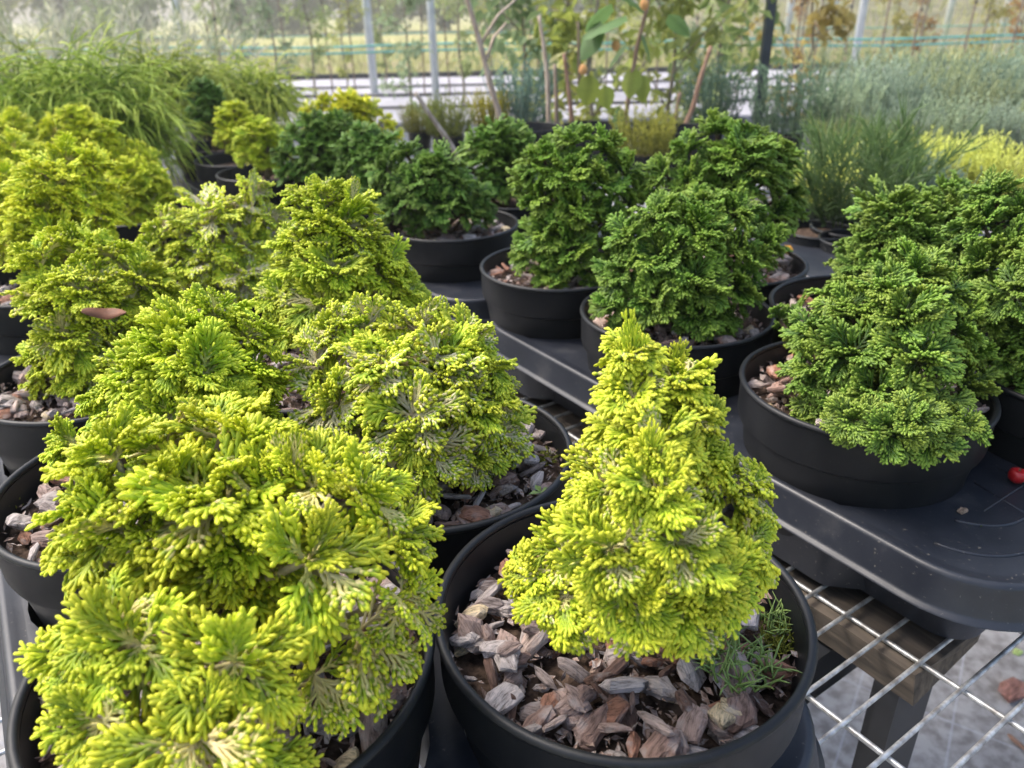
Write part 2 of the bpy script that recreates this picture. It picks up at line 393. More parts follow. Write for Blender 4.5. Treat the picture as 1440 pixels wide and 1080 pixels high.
def pot(loc, label, group='black pots of dwarf conifers on the bench', small=False, scale=1.0):
    o = thing('plant_pot', label, 'pot', loc, group)
    o.scale = (scale,) * 3; o.rotation_euler = (0, 0, random.random() * 6)
    link('pot_wall', PW2 if small else PW, o); link('pot_rim', PR2 if small else PR, o)
    return o

# ------------------------------------------------------------------ bark mulch
def chip_mesh(seed):
    rnd = random.Random(seed); n = rnd.choice((6, 7, 8, 9)); asp = rnd.uniform(1.15, 2.0) if seed % 3 else rnd.uniform(2.6, 6.0)
    th = rnd.uniform(0.12, 0.3) * (0.75 if asp > 2.5 else 1)
    out = []
    for i in range(n):
        a = 2 * math.pi * (i + rnd.uniform(-0.3, 0.3)) / n; r_ = rnd.uniform(0.74, 1.1)
        out.append((0.5 * math.cos(a) * r_, 0.5 * math.sin(a) * r_ / asp))
    bend = rnd.uniform(-0.1, 0.16)
    vs = []
    for lv, (s_, z) in enumerate(((0.8, -0.5), (1.0, -0.1), (0.97, 0.22), (0.7, 0.5))):
        for (x, y) in out:
            sx_, sy_ = s_ * rnd.uniform(0.84, 1.1), s_ * rnd.uniform(0.84, 1.1)
            vs.append((x * sx_, y * sy_, z * th + rnd.uniform(-0.06, 0.06) * th * 2 - bend * (x * x) + rnd.uniform(-0.02, 0.02)))
    fs = [tuple(range(n - 1, -1, -1))]
    for l in range(3):
        for i in range(n):
            a = l * n + i; b = l * n + (i + 1) % n; fs.append((a, b, b + n, a + n))
    c = len(vs); vs.append((rnd.uniform(-0.1, 0.1), rnd.uniform(-0.05, 0.05), th * rnd.uniform(0.5, 0.75)))
    for i in range(n): fs.append((3 * n + i, 3 * n + (i + 1) % n, c))
    mb = MB(); mb.add(vs, fs); return mb.mesh('bark_chip', BARK, False)
CHIPS = [chip_mesh(i) for i in range(22)]
BARKF, t_, b_ = newmat('bark_fines')
fr_ = ramp(t_, [(0.3, (0.09, 0.055, 0.04)), (0.42, (0.30, 0.22, 0.18)), (0.5, (0.16, 0.10, 0.075)), (0.58, (0.36, 0.32, 0.30)), (0.7, (0.22, 0.14, 0.1))]); t_.links.new(nz(t_, 190, 3), fr_.inputs[0])
t_.links.new(fr_.outputs[0], b_.inputs['Base Color']); b_.inputs['Roughness'].default_value = 0.8
FINES = []
for sd0 in range(3):
    rf = random.Random(900 + sd0); fm = MB()
    for i in range(750):
        a = rf.random() * 6.283; r_ = 0.0855 * math.sqrt(rf.random()); L_ = rf.uniform(0.002, 0.0085); W_ = L_ * rf.uniform(0.15, 0.6)
        M3 = Matrix.Rotation(rf.random() * 6.283, 3, 'Z') @ Matrix.Rotation(rf.gauss(0, .5), 3, 'Y') @ Matrix.Rotation(rf.gauss(0, .4), 3, 'X'); c0 = Vector((r_ * math.cos(a), r_ * math.sin(a), rf.uniform(-0.003, 0.0045)))
        q = [c0 + M3 @ Vector(p) for p in ((-L_ / 2, -W_ * .3, 0), (L_ * .1, -W_ / 2, W_ * .25), (L_ / 2, W_ * .1, 0), (-L_ * .1, W_ / 2, W_ * .2), (0, 0, -W_ * .4))]
        fm.add(q, [(0, 1, 2, 3), (1, 0, 4), (2, 1, 4), (3, 2, 4), (0, 3, 4)])
    FINES.append(fm.mesh('bark_fines', BARKF))
def mulch(loc, label, n, seed, size=0.019, depth=0.024, tint=(1, 1, 1), hole=0.0, ro=RO, cx=(0, 0)):
    rnd = random.Random(seed); rb_ = ro * 0.94
    top = thing('bark_mulch', label, 'mulch', (loc[0], loc[1], loc[2] - depth), 'bark mulch filling the pots')
    mb = MB(); prof = []; nr, na = 7, 36; vs = [(0, 0, -0.006)]; fs = []
    for i in range(1, nr + 1):
        for k_ in range(na):
            a = 2 * math.pi * k_ / na; r_ = rb_ * i / nr
            vs.append((r_ * math.cos(a), r_ * math.sin(a), -0.006 + (0.004 * noise.noise((r_ * math.cos(a) * 70, r_ * math.sin(a) * 70, float(seed))) if i < nr else 0)))
    for k_ in range(na): fs.append((0, 1 + k_, 1 + (k_ + 1) % na))
    for i in range(nr - 1):
        for k_ in range(na):
            a = 1 + i * na + k_; b = 1 + i * na + (k_ + 1) % na; fs.append((a, a + na, b + na, b))
    mb.add(vs, fs); s_ = mb.obj('soil_surface', SOIL, top, smooth=True)
    if n:
        fl = link('bark_fines', FINES[seed % len(FINES)], top); fl['kind'] = 'stuff'; fl.rotation_euler = (0, 0, rnd.random() * 6)
    H = {}
    placed = 0; tries = 0
    while placed < n and tries < n * 9:
        tries += 1
        sz = size * (rnd.uniform(0.3, 0.9) if placed < n * 0.4 else rnd.uniform(0.8, 1.55))
        r_ = (rb_ - sz * 0.36) * math.sqrt(rnd.random()); a = rnd.random() * 6.283
        x, y = r_ * math.cos(a), r_ * math.sin(a)
        if math.hypot(x - cx[0], y - cx[1]) < hole: continue
        key = (int(x / 0.011 + 50), int(y / 0.011 + 50)); hh = H.get(key, 0.0)
        if hh > 0.0155: continue
        tilt = Vector((rnd.gauss(0, 0.42), rnd.gauss(0, 0.42), 1)).normalized()
        q = tilt.to_track_quat('Z', 'Y').to_matrix().to_4x4() @ Matrix.Rotation(rnd.random() * 6.283, 4, 'Z')
        M = Matrix.Translation((x, y, hh - 0.002 + sz * 0.06)) @ q @ Matrix.Diagonal((sz, sz, sz, 1))
        o = link('bark_chip', CHIPS[rnd.randrange(len(CHIPS))], top, M=M); o.color = (*tint, 1)
        for i in (-1, 0, 1):
            for j in (-1, 0, 1):
                kk = (key[0] + i, key[1] + j)
                if not (i and j): H[kk] = max(H.get(kk, 0), hh * (0.7 if (i or j) else 1) + sz * (0.06 if (i or j) else 0.17))
        placed += 1
    return top

# ------------------------------------------------------------------ dwarf conifers
def spray_mesh(seed, mat, far=False, pale=0.14):
    """one flat fan of scale leaved branchlets, 30 mm long, lying in x (length) / y (width)"""
    rnd = random.Random(seed); mb = MB(); S = 0.001
    droop = rnd.uniform(0.001, 0.012); cup = rnd.uniform(-0.002, 0.010); sides = 4 if far else 5
    def bend(x, y, z):
        return (x * S, y * S, (z - droop * x * x * 1.0 - cup * y * y) * S)
    def shoot(x0, y0, z0, ang, ln, r0, t0, t1, curve, zr):
        st = 2.6 if far else 1.25
        n = max(3, int(ln / st)); pts = []; rad = []; ts = []
        x, y, z = x0, y0, z0; a = ang
        for i in range(n + 1):
            f = i / n
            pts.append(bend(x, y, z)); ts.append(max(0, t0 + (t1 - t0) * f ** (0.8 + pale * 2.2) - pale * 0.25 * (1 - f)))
            bead = 1 + (0.13 if i % 2 else -0.09)
            rad.append(r0 * S * bead * (0.97 + 0.1 * f))
            if i == n: break
            a += curve / n
            x += math.cos(a) * ln / n; y += math.sin(a) * ln / n; z += zr * ln / n
        e_ = r0 * 1.5
        for (q_, w_) in ((0.45, 0.86), (0.78, 0.5), (0.92, 0.12)):
            pts.append(bend(x + math.cos(a) * e_ * q_, y + math.sin(a) * e_ * q_, z)); rad.append(r0 * S * w_ * 1.0); ts.append(t1)
        mb.tube(pts, rad, sides, ts)
        return pts
    L = 29; curve = rnd.uniform(-0.35, 0.35)
    # main axis sampled so that laterals can start on it
    ax_ = []; x = y = 0; a = 0
    for i in range(30):
        ax_.append((x, y, a)); a += curve / 30; x += math.cos(a) * L / 30; y += math.sin(a) * L / 30
    shoot(0, 0, 0, 0, L, 0.85, 0.0, 0.95, curve, 0)
    side = 1; s_ = rnd.uniform(3.5, 5.5)
    while s_ < 27:
        x, y, a = ax_[min(29, int(s_ / L * 30))]
        f = s_ / L
        ln = (18.5 * (1 - f) ** 0.8 + 4.5) * rnd.uniform(0.75, 1.15)
        if f < 0.25: ln *= 0.75
        ang = a + side * R(rnd.uniform(28, 46) * (1 - 0.25 * f)); cv = -side * rnd.uniform(0.1, 0.5); zr = rnd.uniform(-0.22, 0.24)
        t0 = 0.05 + 0.5 * f; shoot(x, y, 0, ang, ln, 0.78, t0, 1.0, cv, zr)
        # sub shoots
        q = max(3.0, ln * (rnd.uniform(0.2, 0.32) + 0.2 * pale)); sd2 = rnd.choice((-1, 1))
        while q < ln - 1.6:
            g = q / ln; aa = ang + cv * g * 0.6
            px = x + math.cos(ang + cv * g * 0.4) * q; py = y + math.sin(ang + cv * g * 0.4) * q
            l2 = (4.4 * (1 - g) + 2.4) * rnd.uniform(0.8, 1.2)
            shoot(px, py, zr * q, aa + sd2 * R(rnd.uniform(28, 44)), l2, 0.84, (0.35 + 0.4 * max(f, g)) * (1 - 0.55 * pale), 1.0, -sd2 * rnd.uniform(0, 0.4), zr + rnd.uniform(-0.3, 0.3))
            sd2 = -sd2; q += rnd.uniform(1.7, 2.6) * (1.4 if far else 1)
        side = -side; s_ += rnd.uniform(1.8, 2.7) * (1.25 if far else 1)
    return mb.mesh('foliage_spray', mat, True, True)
SPR = {'cream': [spray_mesh(500 + i, GOLD, pale=1.05) for i in range(8)], 'gold': [spray_mesh(100 + i, GOLD) for i in range(10)], 'green': [spray_mesh(200 + i, GREEN) for i in range(10)],
       'gold_far': [spray_mesh(300 + i, GOLD, True) for i in range(6)], 'green_far': [spray_mesh(400 + i, GREEN, True) for i in range(6)]}

def conifer(pl, label, kind, lobes, seed, tint=(1, 1, 1), group=None, back=True, dens=1.0, zfloor=None, lscale=1.0, cream=0.0, leaders=()):
    """pl: middle of the pot at rim height; lobes: (px, py, radius px, metres towards the viewer) of every clump of the bush"""
    rnd = random.Random(seed)
    base = Vector((pl.x, pl.y, RIM - 0.026))
    root = thing('dwarf_conifer', label, 'conifer', base, group)
    cl = []; lobe_cream = []
    for (x, y, r_, d, *cq) in lobes:
        P, t = at_y(x, y, pl.y - d); lobe_cream.append(cq[0] if cq else cream)
        rad = r_ * t / F
        P.z = max(P.z, RIM - (0.03 if d < 0.065 else 0.05) + rad * 0.1)
        cl.append((P, rad, 1.0))
    cx = sum(p.x for p, r_, k_ in cl) / len(cl); topz = max(p.z for p, r_, k_ in cl)
    core = Vector((cx * 0.65 + pl.x * 0.35, pl.y + 0.0, 0))
    fr = list(cl); dens = min(1.0, 232 / (14.0 * len(fr)))
    if back:
        for (P, rad, k_) in fr:
            dx, dy = P.x - core.x, P.y - core.y
            q = Vector((core.x + dx * 0.8 + rnd.uniform(-0.01, 0.01), core.y - dy * 0.9 + rad * 0.5 + rnd.uniform(0, 0.01), P.z - rad * 0.35))
            if (q - P).length > rad * 0.8: cl.append((q, rad * 1.05, 0.55))
    zlo = min(p.z for p, r_, k_ in fr); mr = sum(r_ for p, r_, k_ in fr) / len(fr)
    for q_ in range(5):
        cl.append((Vector((core.x + rnd.uniform(-.012, .012), core.y + rnd.uniform(-.008, .012), zlo + (topz - zlo) * (0.1 + 0.17 * q_))), mr * 1.5, 0.97))
    # stems
    tb = MB()
    foot = Vector((pl.x * 0.6 + core.x * 0.4, pl.y, base.z - 0.01)); topc = max(fr, key=lambda a: a[0].z)[0]
    spine = [foot.lerp(topc, i / 6) + Vector((rnd.uniform(-.003, .003), rnd.uniform(-.003, .003), 0)) for i in range(7)]
    tb.tube([p - base for p in spine], [0.006 * (1 - 0.11 * i) for i in range(7)], 7)
    tb.obj('trunk', STEMM, root, smooth=True); BR = []
    for (P, rad, k_) in cl:
        tb = MB()
        zz = max(foot.z + 0.004, P.z - 0.035); f = (zz - foot.z) / max(0.02, topc.z - foot.z); s0 = foot.lerp(topc, min(1, f * 0.9))
        mid = s0.lerp(P, 0.5) + Vector((0, 0, -0.006))
        tb.tube([s0 - base, mid - base, P - base], [0.003, 0.0024, 0.0015], 5)
        BR.append(tb.obj('branch', TWIG if 'gold' in kind else STEMM, root, smooth=True))
    jobs = []; mid_ = Vector((core.x, core.y + 0.01, zlo + (topz - zlo) * 0.42))
    for li, (P, rad, wgt) in enumerate(cl):
        cz = min(P.z - 0.028, topz - 0.05); c0 = Vector((core.x, core.y, cz))
        axis = (P - c0); axis.normalize(); flow = (P - mid_); flow.normalize()
        axis = (axis + Vector((rnd.uniform(-.2, .2), rnd.uniform(-.2, .2), rnd.uniform(0.05, .3)))).normalized()
        n = max(5, int(14 * (wgt * dens if wgt == 1 else wgt))); ext = 1.2 - 0.25 * max(0, min(1, (axis.z - 0.45) / 0.5)); nc = 1 if wgt == 1 else 0; top_ = 1.0 if li % 2 or 'green' in kind else 0.93; e1 = axis.orthogonal().normalized(); e2 = axis.cross(e1)
        ph0 = rnd.random() * 6.28
        for i in range(n):
            ct = ((0.93 if 'green' in kind else 0.87) - (i - nc + 0.5) / (n - nc) * ext) if i >= nc else 0.97 - 0.05 * i; th = math.acos(max(-1, ct)); ph = ph0 + i * 2.39996 + rnd.uniform(-.25, .25)
            d = (axis * math.cos(th) + (e1 * math.cos(ph) + e2 * math.sin(ph)) * math.sin(th)).normalized()
            if wgt == 1: d = (d + flow * (rnd.uniform(0.05, 0.4) if 'green' in kind else rnd.uniform(0.15, 0.7))).normalized()
            nn = axis + d * 0.001 + Vector((0, 0, 0.35)) + Vector((rnd.gauss(0, .22), rnd.gauss(0, .22), rnd.gauss(0, .22)))
            nn = nn - d * nn.dot(d)
            if nn.length < 0.15:
                nn = (c0 - P) * -1 + e1 * rnd.uniform(-1, 1) * 0.1 + e2 * 0.12 * rnd.choice((-1, 1)); nn = nn - d * nn.dot(d)
                if nn.length < 1e-4: nn = e1 - d * e1.dot(d)
            nn.normalize(); yy = nn.cross(d)
            ln = rad * rnd.uniform(0.9, 1.2) / 0.029 * (1.0 if i >= nc else 0.8) * lscale
            wd = max(0.85, min(ln * 1.05, 1.2)); lift = -rad * 0.03
            o = P + d * lift + axis * rad * (0.03 if i >= nc else -0.1) - base
            M = Matrix(((d.x * ln, yy.x * wd, nn.x * wd, o.x), (d.y * ln, yy.y * wd, nn.y * wd, o.y), (d.z * ln, yy.z * wd, nn.z * wd, o.z), (0, 0, 0, 1)))
            bad = False
            for t_ in (0.35, 0.7, 1.0):
                q_ = o + base + d * (ln * 0.029 * t_); rr_ = math.hypot(q_.x - pl.x, q_.y - pl.y)
                if (q_.z < RIM + 0.002 and 0.076 < rr_ < 0.0985) or (q_.z < RIM - 0.022 and rr_ < 0.0985) or (q_.z < RIM - 0.008 and rr_ >= 0.0985 and pl.y - P.y < 0.075): bad = True
            if bad: continue
            jobs.append((wgt, M, li))
    for (b_, t_, ws, d) in leaders:
        A = at_y(b_[0], b_[1], pl.y - d)[0]; E_ = at_y(t_[0], t_[1], pl.y - d)[0]; dv = E_ - A; ln = dv.length / 0.029; d_ = dv.normalized()
        for q_ in range(3):
            an = q_ * 1.05; n0 = Vector((math.sin(an), -math.cos(an), 0.1)); n0 = (n0 - d_ * n0.dot(d_)).normalized(); y0 = n0.cross(d_); o = A - base; wd = 0.42 * ws
            k2 = ln * (1.0, 0.72, 0.6)[q_]
            jobs.append((2.0, Matrix(((d_.x * k2, y0.x * wd, n0.x * wd, o.x), (d_.y * k2, y0.y * wd, n0.y * wd, o.y), (d_.z * k2, y0.z * wd, n0.z * wd, o.z), (0, 0, 0, 1))), 0))
    if len(jobs) > 298:
        rnd.shuffle(jobs); jobs.sort(key=lambda a: -a[0]); jobs = jobs[:298]
    used = {j[2] for j in jobs}
    for li, b_ in enumerate(BR):
        if li not in used: bpy.data.objects.remove(b_)
    S = SPR[kind]; SCR = SPR['cream']
    for k_, (wgt, M, li) in enumerate(jobs):
        SS = SCR if rnd.random() < (lobe_cream[li] if li < len(lobe_cream) else cream) else S
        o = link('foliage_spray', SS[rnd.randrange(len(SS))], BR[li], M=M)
        o.color = (*tint, 1)
    return root

CREAM = {'P3': 0.62, 'D': 0.7, 'P1': 0.25, 'P2': 0.2, 'C': 0.3, 'A': 0.25, 'B': 0.1}
LEADERS = {'P1': [((892, 545), (889, 452), 1.0, .005), ((900, 540), (905, 480), 1.1, .005), ((880, 540), (870, 490), 1.1, .006), ((945, 540), (960, 485), 1.1, 0), ((905, 680), (925, 605), 1.2, .04)],
           'D': [((355, 300), (357, 246), 1.2, 0)], 'R5': [((1330, 300), (1325, 250), 1.2, -.02), ((1395, 310), (1398, 245), 1.2, -.05)], 'P3': [((520, 470), (500, 420), 1.1, -.02), ((620, 480), (622, 425), 1.2, -.02)],
           'C': [((460, 300), (445, 255), 1.1, 0), ((490, 300), (500, 255), 1.1, 0)], 'P2': [((395, 690), (385, 620), 1.2, 0), ((410, 690), (415, 612), 1.2, 0)]}
GG = 'golden dwarf conifers in black pots'; GD = 'dark green dwarf conifers in black pots'
ROWS = [
 # key, (u, v), kind, short name, conifer label, chips, mulch size/tint, seed, tint, lobes
 ('P1', (-0.075, -0.316), 'gold', 'the pointed golden conifer at front centre', 'pointed golden dwarf conifer with an upright leading shoot, in the front pot full of bark', 290, 1,
  (1.0, 0.97, 0.95), [(890, 505, 36, 0), (950, 545, 46, .0), (890, 560, 43, .01), (965, 590, 46, .005), (884, 612, 46, .012), (925, 625, 55, .028), (975, 650, 48, .015), (868, 690, 52, .03), (920, 690, 66, .045), (1015, 690, 62, .012),
   (800, 782, 58, .028), (860, 770, 68, .055), (950, 760, 72, .055), (1040, 770, 62, .025), (1000, 820, 64, .05), (800, 838, 60, .042), (885, 840, 62, .062), (960, 850, 58, .056), (760, 810, 45, .03), (1052, 685, 34, .01)]),
 ('P2', (0.004, -0.484), 'gold', 'the widest golden conifer at front left', 'widest golden dwarf conifer, sprawling in clumps over the front left pot', 260, 2,
  (1.07, 1.03, 0.85), [(310, 618, 66, -.03), (360, 640, 60, -.02), (235, 640, 60, -.025), (165, 650, 62, -.01), (440, 690, 72, 0), (500, 700, 60, 0), (300, 715, 85, .0), (375, 712, 66, .0), (235, 705, 66, .0), (145, 715, 58, .0), (120, 775, 46, .01), (235, 755, 60, .01), (340, 780, 56, .015), (180, 745, 80, .01), (545, 760, 60, .005),
   (430, 790, 84, .03), (165, 872, 60, .05), (275, 812, 58, .0), (195, 805, 52, -.005), (560, 845, 56, .02, .9), (500, 890, 80, .03, .9), (200, 905, 86, .06), (330, 930, 88, .065), (120, 930, 54, .055), (440, 950, 66, .04, .8), (150, 1015, 76, .075), (280, 1035, 88, .085), (370, 1050, 58, .08)]),
 ('P3', (0.110, -0.318), 'gold', 'the broad cream streaked golden conifer', 'broad golden conifer showing cream inner stems, right behind the sprawling front left one', 250, 3,
  (1.08, 1.07, 1.3), [(470, 475, 50, -.02), (520, 465, 48, -.02), (590, 470, 54, -.02), (650, 480, 46, -.015), (450, 515, 46, 0), (680, 520, 42, -.005), (540, 525, 66, .015), (620, 530, 66, .01), (480, 570, 62, .02), (580, 585, 70, .04), (660, 570, 58, .015),
   (690, 610, 56, .0), (520, 635, 62, .05), (600, 640, 62, .05), (660, 640, 50, .025), (560, 665, 44, .06), (700, 560, 34, 0), (470, 625, 50, .03)]),
 ('B', (0.189, -0.485), 'gold', 'the compact golden mound at mid left', 'compact golden mound conifer directly behind the sprawling front left one', 230, 4,
  (0.97, 1.02, 0.8), [(300, 450, 48, -.03), (255, 475, 50, -.02), (345, 480, 46, -.025), (205, 530, 52, 0), (280, 530, 64, .01), (350, 535, 46, -.01), (180, 580, 48, .01), (240, 590, 56, .025), (310, 590, 52, .02), (360, 585, 34, 0), (260, 630, 46, .03), (200, 630, 42, .02), (330, 630, 38, .02), (105, 625, 40, .0), (150, 560, 30, 0)]),
 ('A', (0.390, -0.487), 'gold', 'the golden conifer holding a dead leaf', 'golden dwarf conifer with a rusty brown dead leaf lying on its front', 230, 5,
  (1.06, 1.06, 1.0), [(60, 375, 42, -.01), (105, 355, 42, -.03), (155, 370, 44, -.03), (195, 400, 46, -.02), (225, 430, 36, -.02), (75, 425, 48, .01), (125, 420, 52, .01), (180, 450, 48, .0), (100, 475, 52, .02), (160, 490, 44, .015), (70, 500, 38, .01), (120, 525, 40, .02), (205, 470, 36, 0), (60, 535, 26, .01)]),
 ('C', (0.296, -0.327), 'gold', 'the tall two headed golden conifer', 'tall two headed golden conifer with a greener lower half, behind the cream streaked one', 180, 6,
  (0.93, 0.96, 0.9), [(430, 285, 30, -.02), (460, 290, 38, -.01), (490, 300, 40, -.02), (450, 325, 34, 0), (500, 345, 46, .0), (425, 350, 40, 0), (530, 385, 46, .0), (470, 380, 50, .02), (400, 420, 40, .01), (455, 430, 50, .03), (515, 425, 48, .015), (570, 412, 30, .0), (420, 455, 40, .02), (500, 460, 36, .02), (548, 370, 26, 0)]),
 ('D', (0.555, -0.345), 'gold', 'the pale spiky golden conifer', 'pale creamy golden conifer with a spiky peak, behind the compact golden mound', 160, 7,
  (1.22, 1.2, 1.6), [(358, 272, 24, -.02), (350, 305, 34, -.01), (375, 315, 32, -.02), (310, 325, 34, -.01), (235, 325, 34, .0), (270, 335, 34, .0), (220, 355, 30, .01), (340, 345, 42, .01), (385, 350, 28, 0), (290, 370, 42, .02), (340, 385, 42, .03), (250, 375, 36, .02), (375, 385, 30, .02), (310, 405, 34, .03)]),
 ('G', (0.70, -0.49), 'gold', 'the golden bush with stepped clumps', 'rounded golden conifer with stepped clumps, behind the one holding a dead leaf', 60, 8,
  (1.32, 1.25, 1.0), [(95, 225, 30, -.03), (130, 235, 28, -.03), (80, 250, 34, -.01), (135, 265, 30, -.02), (100, 285, 42, .0), (140, 300, 34, -.01), (60, 300, 36, .0), (45, 335, 36, .01), (85, 335, 38, .02), (125, 335, 32, .01), (15, 345, 30, .01), (60, 360, 30, .02)]),
 ('E', (0.87, -0.60), 'gold', 'the golden conifer cut by the left edge', 'golden conifer cut by the left picture edge, above an empty looking black pot', 60, 9,
  (1.32, 1.25, 1.0), [(10, 255, 28, -.02), (40, 275, 28, -.03), (-20, 270, 36, -.01), (15, 300, 32, 0), (-40, 300, 40, 0), (-10, 330, 34, .01), (-60, 340, 40, .01)]),
 ('J', (1.16, -0.60), 'gold', 'the golden conifer at upper left', 'golden conifer at the upper left, lowest of the far left golden crowns', 0, 10,
  (1.32, 1.25, 0.95), [(20, 210, 26, -.02), (45, 225, 24, -.02), (10, 235, 30, 0), (45, 250, 26, 0), (-25, 230, 36, 0), (-20, 260, 30, .01)]),
 ('I', (1.446, -0.498), 'gold', 'the farthest left golden conifer', 'small golden conifer fan, farthest back at the left picture edge below threadleaf', 0, 11,
  (1.32, 1.25, 0.95), [(20, 180, 22, 0), (0, 185, 22, 0), (38, 195, 16, 0), (-20, 190, 24, 0), (15, 205, 20, .01)]),
 ('H', (1.18, -0.40), 'gold', 'the sloping golden conifer under the threadleaf', 'sloping golden conifer crown stepping down to the right under the big threadleaf bush', 0, 12,
  (1.32, 1.25, 0.9), [(100, 168, 20, 0), (120, 180, 20, 0), (80, 185, 22, 0), (110, 200, 24, .01), (140, 200, 22, 0), (160, 212, 20, 0), (190, 215, 18, 0), (205, 225, 18, 0), (135, 220, 22, .01), (170, 232, 20, .01)]),
 ('F', (0.992, -0.346), 'gold', 'the round two toned golden conifer', 'round golden conifer with a green shaded right flank, beside the dark gap between trays', 60, 13,
  (1.18, 1.14, 0.85), [(185, 243, 22, -.01), (165, 255, 22, 0), (210, 250, 22, -.01), (228, 270, 20, -.01), (190, 270, 28, .01), (160, 285, 22, .01), (215, 285, 24, .01), (185, 300, 26, .02), (230, 298, 18, 0), (165, 310, 20, .02), (210, 312, 22, .02)]),
 ('R1', (0.0, 0.0), 'green', 'the nearest dark green conifer', 'nearest dark green conifer, its fringe hanging over the front right pot', 230, 21,
  (1.0, 1.0, 1.0), [(1285, 392, 44, -.01), (1325, 415, 44, -.005), (1240, 410, 42, 0), (1195, 440, 42, 0), (1150, 470, 44, .0), (1270, 450, 54, .025), (1335, 465, 46, .01), (1360, 500, 36, 0), (1200, 500, 54, .03), (1150, 520, 44, .02), (1290, 510, 58, .045), (1350, 545, 46, .02), (1230, 555, 54, .055), (1160, 565, 40, .035),
   (1300, 570, 50, .055), (1360, 585, 34, .025), (1250, 595, 44, .068), (1310, 605, 38, .07), (1195, 585, 42, .055), (1140, 585, 24, .035), (1250, 606, 40, .1), (1308, 618, 38, .098), (1200, 592, 36, .093), (1352, 600, 32, .08), (1280, 590, 40, .1)]),
 ('R5', (0.099, 0.158), 'green', 'the tall dark green conifer behind the nearest', 'tall dark green conifer with a peaked top, standing right behind the nearest dark one', 150, 22,
  (0.95, 0.98, 1.15), [(1340, 280, 34, -.02), (1300, 300, 36, -.01), (1265, 310, 36, -.01), (1235, 335, 36, 0), (1290, 345, 42, .01), (1330, 330, 42, .0), (1215, 375, 34, .01), (1250, 380, 44, .02), (1300, 390, 44, .02), (1340, 385, 42, .01), (1200, 405, 26, .01)]),
 ('R1b', (-0.09, 0.165), 'green', 'the dark green conifer at the right edge', 'dark green conifer cut by the right picture edge, beside a red berry', 40, 23,
  (0.93, 0.98, 1.1), [(1400, 280, 34, -.06), (1430, 310, 40, -.05), (1385, 320, 38, -.05), (1425, 360, 46, -.03), (1385, 380, 42, -.03), (1440, 420, 50, -.01), (1400, 440, 48, -.01), (1450, 480, 52, 0), (1415, 500, 40, 0), (1500, 350, 60, -.03), (1520, 430, 60, 0), (1425, 540, 34, .01), (1480, 540, 50, .02)]),
 ('R2', (0.202, 0.0), 'green', 'the dome shaped dark green conifer', 'dome shaped dark green conifer behind the pointed golden one, wood chips at its right', 200, 24,
  (0.95, 1.02, 0.95), [(985, 295, 34, -.01), (1030, 305, 38, -.01), (930, 310, 38, 0), (1070, 345, 34, -.01), (890, 335, 34, 0), (985, 345, 46, .015), (930, 365, 46, .02), (1035, 360, 42, .01), (880, 385, 40, .01), (975, 400, 46, .035), (1030, 405, 40, .02), (920, 420, 44, .035), (865, 430, 34, .02), (980, 445, 36, .04), (1010, 450, 28, .03), (890, 455, 32, .03)]),
 ('R3', (0.388, 0.001), 'green', 'the upright dark green conifer', 'upright dark green conifer leaning right, left of the dome shaped one', 170, 25,
  (1.0, 1.06, 0.9), [(805, 205, 30, -.01), (845, 215, 32, -.01), (765, 225, 30, 0), (875, 245, 30, -.01), (745, 250, 28, 0), (800, 245, 36, .01), (840, 260, 36, .01), (765, 280, 34, .01), (880, 285, 26, 0), (810, 300, 38, .025), (855, 310, 34, .015), (770, 330, 36, .025), (745, 355, 28, .02), (800, 355, 38, .035), (850, 355, 34, .025), (780, 385, 28, .035), (830, 385, 28, .035)]),
 ('R4', (0.285, 0.161), 'green', 'the widest dark green conifer at the back', 'widest dark green conifer, at the back with the dark pole rising behind it', 120, 26,
  (0.95, 1.02, 0.95), [(1010, 190, 30, -.02), (1050, 205, 32, -.02), (970, 215, 28, -.01), (1090, 225, 30, -.02), (935, 245, 28, 0), (1010, 240, 36, 0), (1065, 255, 38, 0), (1105, 270, 28, -.01), (915, 265, 20, 0), (970, 260, 34, .01), (1025, 285, 36, .02), (1085, 305, 34, .01), (960, 290, 30, .02), (1110, 300, 22, 0), (1060, 325, 28, .02)]),
 ('R6', (0.63, -0.002), 'green', 'the low spreading dark green conifer', 'low spreading dark green conifer in the middle distance, alone at its tray corner', 120, 27,
  (0.9, 1.0, 1.1), [(575, 220, 24, -.01), (545, 240, 26, 0), (610, 240, 28, 0), (535, 270, 24, 0), (585, 260, 34, .02), (640, 262, 28, .01), (670, 280, 24, 0), (560, 290, 30, .03), (615, 290, 32, .03), (655, 300, 26, .02), (680, 302, 18, 0), (545, 310, 22, .02), (590, 315, 22, .03)]),
 ('R7', (0.72, 0.165), 'green', 'the dark green conifer by the thick cane', 'dark green conifer in front of the thick slanting cane', 0, 28,
  (0.9, 1.03, 1.0), [(700, 190, 24, 0), (670, 205, 24, 0), (730, 200, 24, 0), (690, 225, 30, .01), (655, 235, 20, 0), (735, 235, 26, .01), (710, 260, 26, .02), (675, 265, 22, .02), (745, 265, 22, .01)]),
 ('R8', (0.81, 0.0), 'green', 'the dark green conifer left of the low spreading one', 'dark green conifer half hidden just left of the low spreading one', 0, 29,
  (0.85, 1.0, 1.1), [(510, 190, 20, 0), (535, 205, 20, 0), (490, 210, 20, 0), (515, 225, 26, .01), (545, 240, 20, .01), (490, 245, 22, .01), (520, 260, 24, .02), (545, 275, 18, .02), (500, 278, 18, .02)]),
 ('R9', (1.0, 0.0), 'green', 'the dark bushy conifer before the yellow one', 'dark bushy green conifer in front of the bright yellow crowned one', 0, 30,
